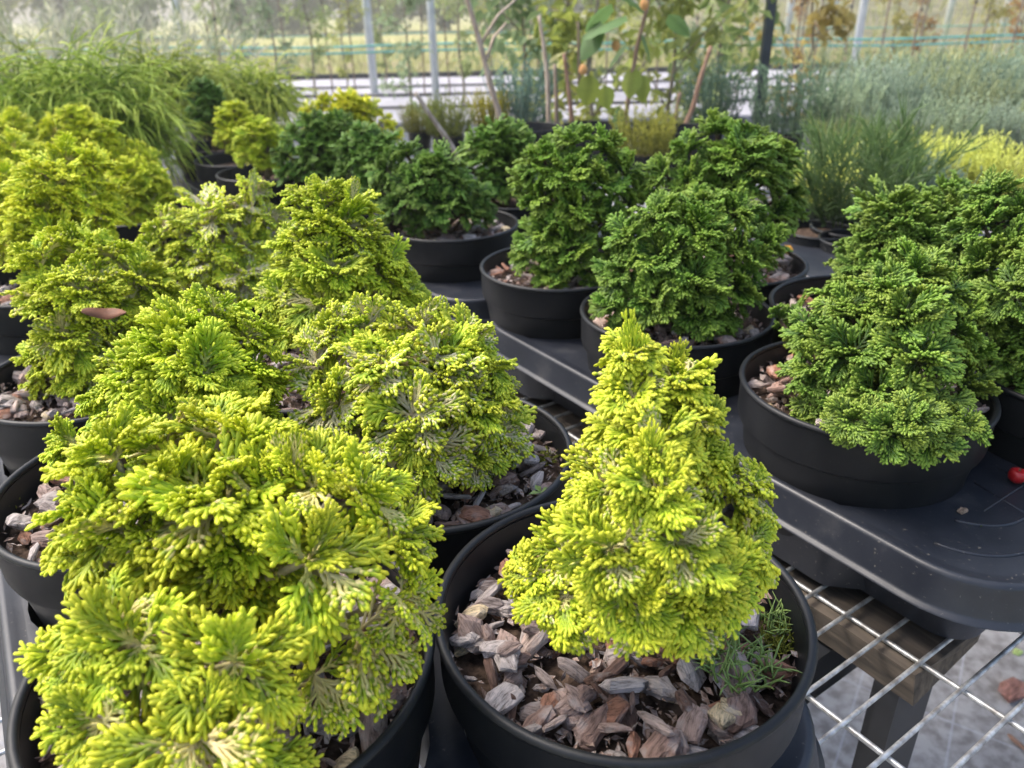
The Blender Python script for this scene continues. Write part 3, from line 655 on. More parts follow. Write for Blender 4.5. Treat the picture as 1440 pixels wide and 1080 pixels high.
  (0.85, 1.0, 1.05), [(440, 178, 22, 0), (465, 190, 22, 0), (415, 195, 20, 0), (440, 210, 28, .01), (405, 220, 20, .01), (470, 220, 22, .01), (430, 240, 24, .02), (460, 245, 22, .02), (405, 245, 18, .02), (480, 175, 18, 0)]),
 ('Y1', (1.268, 0.12), 'gold', 'the bright yellow crowned conifer', 'bright yellow crowned conifer mostly hidden behind dark green bushes, white bed beyond', 0, 31,
  (1.4, 1.22, 0.8), [(460, 148, 18, 0), (490, 142, 17, 0), (515, 155, 18, 0), (540, 172, 15, 0), (435, 158, 15, 0), (480, 165, 22, .01), (515, 180, 18, .01), (555, 190, 12, 0), (445, 175, 18, .01)]),
 ('R10', (1.18, -0.08), 'gold', 'the green tinged golden conifer', 'green tinged golden conifer in the nearest pot of the back left tray edge', 0, 32,
  (1.1, 1.12, 0.9), [(365, 182, 17, 0), (345, 198, 16, 0), (388, 195, 16, 0), (365, 208, 18, .01), (395, 215, 15, .01), (345, 220, 14, .02), (370, 227, 14, .02)]),
 ('R11', (1.362, -0.075), 'gold', 'the little upright golden conifer', 'little upright golden conifer between the dark bush and the green tinged one', 0, 33,
  (1.2, 1.16, 0.9), [(330, 153, 14, 0), (316, 168, 14, 0), (345, 170, 14, 0), (325, 185, 17, .01), (345, 190, 14, .01), (312, 195, 12, .01), (330, 205, 12, .02)]),
 ('R12', (1.565, -0.068), 'green', 'the darkest small conifer at far left', 'darkest small conifer, in the farthest pot of the back left tray edge', 0, 34,
  (0.7, 0.92, 1.1), [(285, 122, 13, 0), (270, 135, 13, 0), (298, 138, 13, 0), (283, 152, 17, .01), (270, 168, 13, .01), (300, 165, 14, .01), (284, 182, 13, .02)]),
]
POS = {}
random.seed(5)
for (key, (u, v), kind, short, label, chips, seed, tint, lobes) in ROWS:
    P = uv(u, v, RIM); POS[key] = P
    far = math.hypot(P.x, P.y) > 0.98
    pot((P.x, P.y, RIM), 'black plastic pot holding ' + short)
    mt = (1.75, 1.62, 1.5) if key in ('R2', 'R5', 'R1', 'R4') else (1.38, 1.33, 1.29)
    cx = (0, 0)
    mulch((P.x, P.y, RIM), 'bark mulch around ' + short, chips, seed, size=0.0178, tint=mt,
          depth=0.0165 if key != 'P1' else 0.022, hole=0.008)
    conifer(P, label, kind + ('_far' if far else ''), lobes, seed, tint, GG if kind == 'gold' else GD, cream=CREAM.get(key, 0), leaders=LEADERS.get(key, ()), lscale=1.16 if key == 'P2' else 1.0)

# ------------------------------------------------------------------ trays
def tray(u0, u1, v0, v1, keys, label):
    o = thing('carrying_tray', label, 'tray', uv((u0 + u1) / 2, (v0 + v1) / 2, MESH), 'black carrying trays on the bench', math.atan2(UA.y, UA.x))
    # local axes: x along the row (u), y across it (-v)
    c = ((u0 + u1) / 2, (v0 + v1) / 2); hu, hv = (u1 - u0) / 2, (v1 - v0) / 2; rad = 0.062
    tz = TOPZ - MESH
    def ring(off, z):
        return [(x, y, z) for (x, y) in rrect(-hu - off, hu + off, -hv - off, hv + off, rad + off)]
    prof = [(-0.0125, tz), (-0.0075, tz + 0.0003), (-0.0045, tz + 0.0014), (-0.002, tz + 0.0015), (-0.0002, tz + 0.0004), (0.0008, tz - 0.0018), (0.0013, tz - 0.005), (0.0052, tz - 0.0215), (0.0062, tz - 0.0238), (0.0088, tz - 0.0248), (0.0094, tz - 0.0262), (0.006, tz - 0.0268),
            (-0.02, tz - 0.030), (-0.028, tz - 0.034), (-0.036, 0.001)]
    mb = MB(); rings = [ring(a, z) for a, z in prof]; n = len(rings[0])
    for r_ in rings: mb.v += r_
    mb.t = [0] * len(mb.v)
    for i in range(len(rings) - 1):
        for k_ in range(n):
            a = i * n + k_; b = i * n + (k_ + 1) % n; mb.f.append((a, a + n, b + n, b))
    sh = mb.obj('tray_skirt', TRAYM, o, smooth=True); sh.data.set_sharp_from_angle(angle=R(60))
    # deck with a faceted socket for every pot
    outer = [Vector((x, y, tz)) for (x, y, z) in ring(-0.0125, tz)]
    polys = [outer]; wl = MB()
    for (hu_, hv_) in keys:
        x0, y0 = hu_ - c[0], -(hv_ - c[1]); hole = []
        for i in range(48):
            a = 2 * math.pi * i / 48; r_ = 0.0835 + 0.0045 * max(0, math.cos(3 * a + 0.6)) ** 3
            x = x0 + r_ * math.cos(a); y = y0 + r_ * math.sin(a)
            x = max(-hu + 0.0135, min(hu - 0.0135, x)); y = max(-hv + 0.0135, min(hv - 0.0135, y))
            hole.append(Vector((x, y, tz)))
        polys.append(hole)
        vs = [tuple(p) for p in hole] + [(p.x, p.y, 0.004) for p in hole]
        wl.add(vs, [(i, (i + 1) % 48, 48 + (i + 1) % 48, 48 + i) for i in range(48)])
    flat = [p for pl_ in polys for p in pl_]
    tris = tessellate_polygon(polys)
    dk = MB(); dk.add(flat, tris)
    me = dk.mesh('tray_deck', TRAYM)
    bm = bmesh.new(); bm.from_mesh(me); bm.normal_update()
    for f_ in bm.faces:
        if f_.normal.z < 0: f_.normal_flip()
    bm.to_mesh(me); bm.free()
    link('tray_deck', me, o)
    if keys: wl.obj('socket_wall', TRAYM, o, smooth=True)
    return o, tz, hu, hv
def uvof(keys): return [next(r_[1] for r_ in ROWS if r_[0] == k_) for k_ in keys]
tR, tz, hu, hv = tray(-0.172, 0.44, -0.089, 0.31, uvof(['R1', 'R2', 'R3', 'R5', 'R4', 'R1b']), 'black tray under the nearest dark green conifers, its rounded corner at lower right')
# moulded ribs on the open front corner of that tray
def rib(o, pts, w_=0.0015, h_=0.0012, name='rib'):
    mb = MB(); mb.tube(pts, w_, 6); q = mb.obj(name, TRAYM, o, smooth=True); q.scale = (1, 1, 1); return q
arc = lambda x, y, r_, a0, a1, z: [(x + r_ * math.cos(R(a0 + (a1 - a0) * i / 14)), y + r_ * math.sin(R(a0 + (a1 - a0) * i / 14)), z) for i in range(15)]
rib(tR, [(-hu + 0.026, -0.05, tz)] + arc(-hu + 0.075, hv - 0.075, 0.049, 180, 100, tz))
rib(tR, [(-hu + 0.046, -0.04, tz)] + arc(-hu + 0.086, hv - 0.10, 0.04, 180, 110, tz))
for yy in (0.02, 0.055, 0.09): rib(tR, [(-hu + 0.046, yy, tz), (-hu + 0.088, yy - 0.01, tz)], 0.0007)
rib(tR, [(-hu + 0.066, -0.02, tz), (-hu + 0.066, 0.11, tz)], 0.0007)
tL, tz2, hu2, hv2 = tray(-0.168, 0.452, -0.585, -0.232, uvof(['P1', 'P2', 'P3', 'B', 'A', 'C']), 'black tray under the front golden conifers, nearest to the viewer')
rib(tL, [(-hu2 + 0.024, -0.06, tz2)] + arc(-hu2 + 0.075, -hv2 + 0.075, 0.051, 180, 265, tz2))
tray(0.474, 1.075, -0.70, -0.26, uvof(['D', 'G', 'E', 'F']), 'black tray under the mid left golden conifers, behind the front tray')
tray(1.10, 1.76, -0.72, -0.235, uvof(['J', 'I', 'H']) + [(1.62, -0.32)], 'black tray under the farthest left golden conifers and the threadleaf bush')
tray(0.474, 0.898, -0.089, 0.31, uvof(['R6', 'R7', 'R8']), 'black tray under the low spreading dark green conifer')
tray(0.915, 1.70, -0.165, 0.26, uvof(['R9', 'Y1', 'R10', 'R11', 'R12']), 'black tray with a long straight side, back left, under small conifers')
tray(-0.172, 0.44, 0.34, 0.72, [], 'black tray behind the right conifers, standing empty but for small pots')

# ------------------------------------------------------------------ small things on the bench
def leafquad(mb, p, d, nrm, ln, wd, t=1.0, curl=0.2):
    d = d.normalized(); s_ = d.cross(nrm)
    if s_.length < 1e-4: s_ = d.orthogonal()
    s_.normalize(); n_ = s_.cross(d)
    a = p; m1_ = p + d * ln * 0.5 + n_ * ln * 0.06; e = p + d * ln - n_ * ln * curl
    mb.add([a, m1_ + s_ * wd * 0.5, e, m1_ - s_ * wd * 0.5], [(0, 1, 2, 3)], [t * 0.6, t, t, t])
def grass_clump(loc, label, n, h, spread, seed, mat=WEED, name='weed_clump', cat='weed'):
    rnd = random.Random(seed); mb = MB()
    for i in range(n):
        a = rnd.random() * 6.283; r_ = spread * math.sqrt(rnd.random()); p = Vector((r_ * math.cos(a), r_ * math.sin(a), -0.004))
        d = Vector((rnd.gauss(0, .7), rnd.gauss(0, .7), 1)).normalized(); ln = h * rnd.uniform(0.5, 1.2); q = p.copy()
        w0 = 0.00062 * (h / 0.02) ** 0.5; pts = []
        for k_ in range(5):
            pts.append(q.copy()); q = q + d * ln / 4; d = (d + Vector((rnd.gauss(0, .15), rnd.gauss(0, .15), -0.12))).normalized()
        mb.tube(pts, [w0, w0, w0 * 0.9, w0 * 0.7, w0 * 0.2], 4)
    o = mb.obj(name, mat, None, loc, smooth=True); return tag(o, label, cat)
MZ = RIM - 0.024 + 0.006
grass_clump(at_z(1040, 930, MZ + .011), 'tuft of fine green grassy weed growing in the front centre pot', 120, 0.016, 0.016, 1)
grass_clump(at_z(1095, 868, MZ + .004), 'smaller grassy weed sprig beside yellow moss in the front centre pot', 50, 0.013, 0.009, 2)
grass_clump(at_z(1100, 893, MZ), 'cushion of yellow green moss in the front centre pot', 160, 0.008, 0.010, 3, MOSSM, 'moss_cushion', 'moss')
grass_clump(at_z(764, 643, MZ), 'small moss tuft among bark in the cream streaked conifer pot', 70, 0.010, 0.006, 4, MOSSM, 'moss_cushion', 'moss')
grass_clump(at_z(4, 712, MZ), 'small moss tuft at the left rim of the mid left pot', 60, 0.014, 0.008, 5, MOSSM, 'moss_cushion', 'moss')
def seedling(loc, label, seed):
    mb = MB(); rnd = random.Random(seed)
    mb.tube([(0, 0, -0.004), (0, 0, 0.006)], 0.0006, 5)
    for k_ in range(4):
        a = k_ * 1.57 + 0.4; leafquad(mb, Vector((0, 0, 0.006)), Vector((math.cos(a), math.sin(a), 0.35)), Vector((0, 0, 1)), 0.008, 0.0045)
    return tag(mb.obj('seedling', WEED, None, loc), label, 'seedling')
seedling(at_z(760, 704, MZ + .003), 'tiny four leaved seedling near the rim of the cream streaked conifer pot', 1)
# berry
bmx = bmesh.new(); bmesh.ops.create_uvsphere(bmx, u_segments=20, v_segments=14, radius=0.0062)
for v_ in bmx.verts:
    if v_.co.z > 0.0045: v_.co.z -= (v_.co.z - 0.0045) * 1.5
    v_.co *= 1 + 0.04 * noise.noise(v_.co * 300)
me = bpy.data.meshes.new('berry_flesh'); bmx.to_mesh(me); bmx.free(); me.materials.append(REDM); me.polygons.foreach_set('use_smooth', [True] * len(me.polygons))
bp = at_z(1427, 680, TOPZ)
be = thing('red_berry', 'glossy red berry lying on the black tray at right', 'berry', (bp.x, bp.y, TOPZ + 0.0075)); link('berry_flesh', me, be)
mb = MB(); mb.tube([(0, 0, 0.002), (0.0004, 0, 0.0044), (0.001, 0, 0.006)], [0.0012, 0.0006, 0.0005], 5); mb.obj('stalk', STEMM, be, smooth=True)
def leafshape(name, loc, label, ln, wd, mat, rz, tilt=0.2, curl=0.25, cat='leaf'):
    mb = MB(); n = 8; vs = []; fs = []
    for i in range(n + 1):
        f = i / n; x = (f - 0.5) * ln; w_ = wd * 0.5 * math.sin(math.pi * (0.06 + 0.92 * f)) ** 0.8; w_ *= 1 + 0.35 * noise.noise((f * 4, ln * 900, 0)); z = 2.2 * curl * ln * (f - 0.5) ** 2 + 0.1 * wd * math.sin(f * 9)
        for s_ in (-1, 0, 1): vs.append((x, s_ * w_, z + abs(s_) * w_ * 0.35))
        for s_ in (-1, 0, 1): vs.append((x, s_ * w_ * 0.96, z + abs(s_) * w_ * 0.35 - 0.0005))
    for i in range(n):
        for a, b in ((0, 1), (1, 2)): fs.append((i * 6 + a, (i + 1) * 6 + a, (i + 1) * 6 + b, i * 6 + b)); fs.append((i * 6 + 3 + b, (i + 1) * 6 + 3 + b, (i + 1) * 6 + 3 + a, i * 6 + 3 + a))
        fs.append((i * 6, i * 6 + 3, (i + 1) * 6 + 3, (i + 1) * 6)); fs.append((i * 6 + 5, i * 6 + 2, (i + 1) * 6 + 2, (i + 1) * 6 + 5))
    mb.add(vs, fs); o = mb.obj(name, mat, None, loc, smooth=True); o.rotation_euler = (tilt, 0.1, rz); return tag(o, label, cat)
Pq, _ = at_y(149, 442, POS['A'].y - 0.052)
leafshape('dead_leaf', Pq, 'rusty brown dead leaf lying on the left golden conifer', 0.031, 0.0095, BROWNLEAF, 0.1, 0.75)
Pq, _ = at_y(125, 748, POS['P2'].y + 0.02)
leafshape('dead_leaf', Pq, 'reddish flat bark flake caught at left of the sprawling golden conifer', 0.014, 0.007, BROWNLEAF, 0.2, 0.3)
def loose_chip(px, py, z, sz, label, rz, seed, col=(1, 1, 1), name='loose_bark_chip'):
    P = at_z(px, py, z); o = link(name, CHIPS[seed].copy(), None)
    o.location = (P.x, P.y, z + sz * 0.12); o.rotation_euler = (0.05, 0, rz); o.scale = (sz,) * 3; o.color = (*col, 1); return tag(o, label, 'bark chip')
loose_chip(1354, 720, TOPZ, 0.0105, 'tan bark flake on the tray beside the front right pot', 0.5, 5, (1.9, 1.6, 1.2))
loose_chip(1380, 740, TOPZ, 0.0045, 'tiny green crumb on the tray right of the tan bark flake', 0.9, 6, (0.7, 1.6, 0.4), 'foliage_crumb')
loose_chip(1424, 975, 0.006, 0.075, 'big reddish bark lump on the grey ground cover under the bench', 0.6, 8, (0.9, 0.6, 0.55))
loose_chip(1432, 1050, 0.006, 0.05, 'small tan bark piece on the ground nearest the bottom right corner', 1.9, 3, (1.2, 1.05, 0.9))
loose_chip(1262, 988, 0.006, 0.016, 'dark crumb of soil on the grey ground left of the bench leg', 0.2, 7, (0.25, 0.22, 0.2), 'soil_crumb')
loose_chip(1430, 918, 0.006, 0.022, 'pale green fallen bud on the ground at the right edge', 0.2, 2, (1.3, 1.9, 0.7), 'fallen_bud')
Pq, _ = at_y(1103, 350, POS['R4'].y - 0.07)
leafshape('fallen_yellow_leaf', at_z(1106, 352, RIM), 'yellow orange fallen leaf on the rim of the widest dark conifer pot', 0.016, 0.012, plain('yellow_leaf', (0.7, 0.38, 0.06), (0.6, 0.28, 0.04), 80, 0.6), 0.4, 0.9)

# ------------------------------------------------------------------ threadleaf bushes
def threadleaf(P, label, lobes, n, seed, tint, reach):
    rnd = random.Random(seed); root = thing('threadleaf_conifer', label, 'conifer', P, 'threadleaf conifers at the back left')
    mb = MB(); tb = MB(); cl = []
    for (x, y, r_, d) in lobes:
        Q, t = at_y(x, y, P.y - d); cl.append((Q, r_ * t / F))
    for (Q, rad) in cl:
        tb.tube([(0, 0, -0.02), ((Q - P) * 0.55)[:], ((Q - P))[:]], [0.008, 0.005, 0.002], 6)
        for i in range(int(n / len(cl))):
            a = rnd.random() * 6.283; el = rnd.uniform(-0.2, 1.35)
            d = Vector((math.cos(a) * math.cos(el), math.sin(a) * math.cos(el), math.sin(el)))
            p = Q - P + Vector((rnd.gauss(0, .35), rnd.gauss(0, .35), rnd.gauss(-.15, .3))) * rad
            ln = reach * rnd.uniform(0.55, 1.25); pts = []; q = p.copy(); m_ = 8; br = rnd.random() < 0.55
            g = rnd.uniform(0.18, 0.34)
            for k_ in range(m_ + 1):
                pts.append(q.copy()); q = q + d * ln / m_; d = (d + Vector((rnd.gauss(0, .05), rnd.gauss(0, .05), -g))).normalized()
                if br and k_ in (3, 5):
                    dd = (d + Vector((rnd.gauss(0, .5), rnd.gauss(0, .5), 0.1))).normalized(); qq = q.copy(); pp = []
                    for _k in range(4): pp.append(qq.copy()); qq = qq + dd * ln * 0.09; dd = (dd + Vector((0, 0, -g))).normalized()
                    mb.tube(pp, [0.0012, 0.0012, 0.0011, 0.0004], 3, [0.5, 0.65, 0.8, 1.0])
            w_ = rnd.uniform(0.0010, 0.0016); tk = rnd.uniform(-.15, .1)
            mb.tube(pts, [w_] * m_ + [w_ * 0.35], 3, [0.25 + tk + 0.75 * k_ / m_ for k_ in range(m_ + 1)])
    o = mb.obj('thread_foliage', THREADM, root, smooth=True, attr=True); o['kind'] = 'stuff'; o.color = (*tint, 1)
    tb.obj('trunk', STEMM, root, smooth=True)
THREADM = foliage_mat('thread_foliage', [(0.0, (0.05, 0.09, 0.02)), (0.45, (0.14, 0.21, 0.03)), (0.8, (0.30, 0.37, 0.06)), (1.0, (0.46, 0.48, 0.11))], hue=0.0, trans=0.25)
T1 = uv(1.62, -0.32, RIM); T2 = uv(2.08, 0.08, RIM); T3 = uv(2.2, -0.55, RIM)
pot(T1, 'black plastic pot under the big arching threadleaf bush')
mulch(T1, 'bark mulch under the big arching threadleaf bush', 0, 60)
threadleaf(T1, 'big arching threadleaf conifer with hanging yellow green strands', [(50, 150, 50, 0.05), (115, 130, 55, 0.05), (170, 150, 50, 0.05), (15, 185, 45, 0.05), (130, 175, 55, 0.08), (200, 190, 40, 0.06), (80, 195, 40, 0.08)], 1500, 3, (1.35, 1.42, 1.0), 0.15)
pot(T2, 'black plastic pot under the smaller yellowish threadleaf bush')
mulch(T2, 'bark mulch under the smaller yellowish threadleaf bush', 0, 61)
threadleaf(T2, 'smaller yellowish threadleaf conifer behind the small golden conifers', [(330, 125, 35, 0.0), (370, 130, 32, 0.0), (300, 125, 32, 0.0), (345, 145, 32, 0.03), (385, 150, 25, 0.02)], 800, 4, (1.7, 1.65, 1.2), 0.13)
pot(T3, 'black plastic pot under the far left threadleaf bush')
mulch(T3, 'bark mulch under the far left threadleaf bush', 0, 62)
threadleaf(T3, 'pale threadleaf conifer peeking out behind the big arching one', [(240, 120, 32, 0), (215, 110, 30, 0), (265, 125, 28, 0), (20, 125, 40, 0), (60, 115, 36, 0)], 700, 5, (1.55, 1.5, 1.1), 0.14)

# ------------------------------------------------------------------ right hand plants
def spike_mesh(seed, n, h, spread, leaf, wide=0.5, lean=0.35, per=16):
    rnd = random.Random(seed); mb = MB()
    for i in range(n):
        a = rnd.random() * 6.283; r_ = spread * math.sqrt(rnd.random()); p = Vector((0.35 * r_ * math.cos(a), 0.35 * r_ * math.sin(a), 0))
        d = Vector((r_ / spread * math.cos(a) * lean, r_ / spread * math.sin(a) * lean, 1)).normalized(); ln = h * rnd.uniform(0.6, 1.1) * (1 - 0.25 * r_ / spread)
        q = p + Vector((0.65 * r_ * math.cos(a), 0.65 * r_ * math.sin(a), 0)); m_ = 5; pts = []
        for k_ in range(m_ + 1):
            pts.append(q.copy()); q = q + d * ln / m_; d = (d + Vector((rnd.gauss(0, .06), rnd.gauss(0, .06), 0.03))).normalized()
        mb.tube(pts, [0.0016, 0.0015, 0.0014, 0.0012, 0.001, 0.0005], 3, [0, .1, .2, .3, .4, .5])
        for k_ in range(per):
            f = (k_ + rnd.random()) / per; j = min(m_ - 1, int(f * m_)); b0 = pts[j].lerp(pts[j + 1], f * m_ - j)
            dd = (pts[j + 1] - pts[j]).normalized() + Vector((rnd.gauss(0, .55), rnd.gauss(0, .55), rnd.gauss(0.1, .3)))
            leafquad(mb, b0, dd, Vector((rnd.gauss(0, 1), rnd.gauss(0, 1), rnd.gauss(0, 1))), leaf * rnd.uniform(0.6, 1.3), leaf * 0.28 * wide, 0.3 + 0.7 * f)
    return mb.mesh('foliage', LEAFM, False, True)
SPK = [spike_mesh(i, 70, 0.26, 0.095, 0.024, 0.9, 0.35, 20) for i in range(4)]
HTH = [spike_mesh(10 + i, 90, 0.15, 0.07, 0.015, 0.9, 0.35, 20) for i in range(3)]
PIN = [spike_mesh(20 + i, 20, 0.17, 0.05, 0.055, 0.16, 0.7, 70) for i in range(2)]
def bushplant(name, P, me, label, cat, group, tint, sc, rnd, potted=True):
    o = thing(name, label, cat, P, group, rnd.random() * 6); o.scale = (sc, sc, sc)
    f = link('foliage', me, o); f.color = (*tint, 1)
    if potted:
        w_ = link('container', PW2, o, loc=(0, 0, 0.0)); r_ = link('container_rim', PR2, o); s_ = MB()
        link('soil_surface', SOILD, o)
    else:
        tb = MB(); tb.tube([(0, 0, -0.01), (0, 0, 0.06)], [0.004, 0.002], 6); tb.obj('stem', STEMM, o)
    return o
mb = MB(); mb.lathe([(0.051, -0.012), (0.001, -0.010)], 24); SOILD = mb.mesh('soil_surface', SOIL)
rnd = random.Random(77)
BZ = MESH + 0.09
JG = 'blue green junipers on the right bench'
# a band of blue green junipers, several rows deep
where = {0: 'front row', 1: 'second row', 2: 'third row', 3: 'rear row'}
ords = ['leftmost', 'second from the left', 'third from the left', 'fourth from the left', 'fifth from the left', 'sixth from the left', 'seventh from the left', 'eighth from the left']
for row, (pyb, Ypx, n, x0, x1) in enumerate(((222, 0, 6, 1205, 1500), (196, 0, 6, 1160, 1490), (176, 0, 7, 1150, 1480), (160, 0, 8, 1160, 1470))):
    for i in range(n):
        px = x0 + (x1 - x0) * (i + 0.5) / n + rnd.uniform(-8, 8); P = at_z(px, pyb - (px - 720) * 0.02 + rnd.uniform(-3, 3), BZ)
        s_ = rnd.choice((0, 1, 2, 3)); hsc = (0.5, 0.62, 0.72, 0.78)[row] * rnd.uniform(0.85, 1.12)
        tn = random.Random(row * 10 + i).choice(((0.40, 0.49, 0.30), (0.43, 0.52, 0.37), (0.48, 0.54, 0.28), (0.36, 0.46, 0.32)))
        bushplant('juniper', P, SPK[s_], 'blue green feathery juniper, %s in the %s of junipers' % (ords[i], where[row]), 'juniper', JG, tn, hsc, rnd)
# yellow heathers
for i, (px, py, sc) in enumerate(((1150, 285, 0.75), (1258, 262, 0.62), (1302, 268, 0.8), (1348, 266, 0.85), (1395, 272, 0.8), (1445, 285, 0.85), (1228, 258, 0.7), (1280, 256, 0.8))):
    P = at_z(px, py, BZ)
    bushplant('golden_heather', P, HTH[i % 3], ['round yellow heather beside the widest dark green conifer', 'small yellow heather between the dark pine and other heathers', 'yellow heather with pale tips, second of the yellow row', 'tallest yellow heather in the middle of the yellow row', 'yellow heather above the peak of the right dark conifer', 'yellow heather at the right picture edge', 'yellow heather farthest left of the yellow row, behind the pine', 'pale yellow heather at the rear of the yellow row'][i], 'heather', 'yellow heathers on the right bench', (0.88, 0.92, 0.24), sc * 0.85, rnd)
for i, (px, py, sc, tn, lb) in enumerate(((1262, 300, 0.42, (0.24, 0.34, 0.26), 'small blue grey juniper in front of the yellow heathers'), (1300, 305, 0.4, (0.26, 0.36, 0.26), 'small blue grey juniper nearest the right dark conifer'), (1235, 268, 0.42, (0.22, 0.3, 0.16), 'grey green juniper right of the young pine'))):
    bushplant('juniper', at_z(px, py, BZ), SPK[i], lb, 'juniper', 'small junipers beside the yellow heathers', tn, sc, rnd)
for i, (px, py, sc, lb) in enumerate(((1196, 318, 0.85, 'dark young pine with long needles standing in a small black pot'), (1262, 250, 0.5, 'thin young pine with a bare brown stem by the yellow heathers'), (1170, 232, 0.5, 'far young pine with yellow green needles behind the dark one'))):
    bushplant('young_pine', at_z(px, py, BZ), PIN[i % 2], lb, 'pine', 'young pines on the right bench', ((0.12, 0.20, 0.06), (0.22, 0.27, 0.12), (0.26, 0.32, 0.10))[i], sc * 1.25, rnd)
# empty small pots and a saucer by the pine
for i, (px, py, lb) in enumerate(((1150, 338, 'small empty black pot with a pale rim left of the young pine'), (1205, 352, 'small black pot nearest the right tall conifer, in front of the pine'), (1150, 292, 'small black pot behind the empty one, under the round yellow heather'))):
    P = at_z(px, py, MESH + 0.075 + 0.09 * 0.0)
    o = pot((P.x, P.y, MESH + 0.17 if False else RIM - 0.045), lb, 'small black pots beside the right conifers', small=True)
    q = link('soil_surface', SOILD, o)

# ------------------------------------------------------------------ raspberry canes
RG = 'raspberry canes in pots at the back of the bench'
def leafblade(ln, wd, seed):
    mb = MB(); n = 8; vs = []; fs = []; ts = []
    rnd_ = random.Random(seed)
    for i in range(n + 1):
        f = i / n; w_ = wd * 0.5 * (math.sin(math.pi * f ** 0.75) ** 0.8) * rnd_.uniform(0.9, 1.08) + 0.0006; z = -0.25 * ln * f * f
        for s_ in (-1, -0.5, 0, 0.5, 1): vs.append((f * ln, s_ * w_, z - abs(s_) * w_ * 0.25 + (0.012 * ln * ((-1) ** i) if abs(s_) > 0.4 else 0))); ts.append(0.55 if s_ == 0 else 0.9 + 0.1 * (i % 2))
    for i in range(n):
        for k_ in range(4): a = i * 5 + k_; fs.append((a, a + 5, a + 6, a + 1))
    mb.add(vs, fs, ts); return mb.mesh('leaf', LEAFM, True, True)
RL = [leafblade(0.085, 0.068, i) for i in range(3)]
def cane(pts_px, Y, r0, label, leaves=(), side=(), tint=(1, 1, 1), fruits=()):
    pts = [at_y(x, y, Y + dy)[0] for (x, y, dy) in pts_px]; P = pts[0].copy()
    root = thing('raspberry_cane', label, 'cane', P, RG)
    mb = MB(); fine = []
    for i in range(len(pts) - 1):
        for k_ in range(4): fine.append(pts[i].lerp(pts[i + 1], k_ / 4) - P)
    fine.append(pts[-1] - P)
    m_ = len(fine); mb.tube(fine, [r0 * (1 - 0.35 * i / m_) * (1.14 if i % 4 == 0 else 1) for i in range(m_)], 8)
    o = mb.obj('cane_stem', CANEM, root, smooth=True); o.color = (*tint, 1)
    for (a, b) in side:
        mb = MB(); A = at_y(a[0], a[1], Y)[0] - P; B_ = at_y(b[0], b[1], Y + 0.05)[0] - P; mid = A.lerp(B_, 0.5) + Vector((-0.006, 0, 0.01))
        mb.tube([A, mid, B_], [r0 * 0.55, r0 * 0.45, r0 * 0.3], 6); q = mb.obj('side_shoot', CANEM, root, smooth=True); q.color = (1.3, 1.25, 1.2, 1)
    for (x, y, ang, el, sc, tn, dy) in leaves:
        L_ = at_y(x, y, Y + dy)[0] - P
        q = link('leaf', RL[int(x) % 3], root); q.location = L_; q.rotation_euler = (rnd.uniform(-.5, .5), R(el), R(ang)); q.scale = (sc,) * 3; q.color = (*tn, 1)
    for (x, y) in fruits:
        q = link('fruit', FRUIT, root); q.location = at_y(x, y, Y - 0.03)[0] - P; q.scale = (0.8,) * 3
    return root
bmx = bmesh.new()
for k_ in range(40):
    a = k_ * 2.39996; zz = 1 - 2 * (k_ + 0.5) / 40; rr_ = math.sqrt(1 - zz * zz)
    bmesh.ops.create_icosphere(bmx, subdivisions=1, radius=0.0042, matrix=Matrix.Translation((rr_ * math.cos(a) * 0.0105, rr_ * math.sin(a) * 0.0105, zz * 0.013)))
FRUIT = bpy.data.meshes.new('fruit'); bmx.to_mesh(FRUIT); bmx.free(); FRUIT.materials.append(ORANGE); FRUIT.polygons.foreach_set('use_smooth', [True] * len(FRUIT.polygons))
YC = 2.15
gl = (0.13, 0.23, 0.075); gy = (0.3, 0.36, 0.06)
cane([(708, 180, 0), (690, 120, 0), (675, 60, 0), (656, -5, 0), (645, -60, 0)], YC, 0.0085, 'thick pale brown cane slanting up left, forked near its top', side=(((676, 62), (730, -5)), ((684, 84), (712, 32))), tint=(1.0, 0.95, 0.92))
cane([(652, 232, 0), (625, 190, 0), (600, 155, 0), (584, 130, 0)], 1.75, 0.0062, 'short grey cane leaning left above the low spreading conifer', tint=(1.0, 1.0, 1.0))
cane([(772, 185, 0), (770, 110, 0), (764, 60, 0), (758, 22, 0)], YC + .1, 0.0065, 'pale upright cane stub, tallest of the cut stubs', tint=(1.2, 1.15, 1.1))
cane([(783, 180, 0), (782, 130, 0), (780, 90, 0)], YC + .15, 0.0065, 'short grey brown cane stub beside the tallest stub', tint=(0.75, 0.7, 0.65))
cane([(806, 180, 0), (800, 130, 0), (793, 75, 0)], YC + .1, 0.0065, 'reddish cane stub standing left of the raspberry leaves', tint=(0.85, 0.6, 0.5))
cane([(815, 120, 0), (814, 70, 0), (813, 30, 0)], YC + .5, 0.007, 'dark cane stub behind the large raspberry leaf', tint=(0.6, 0.55, 0.4))
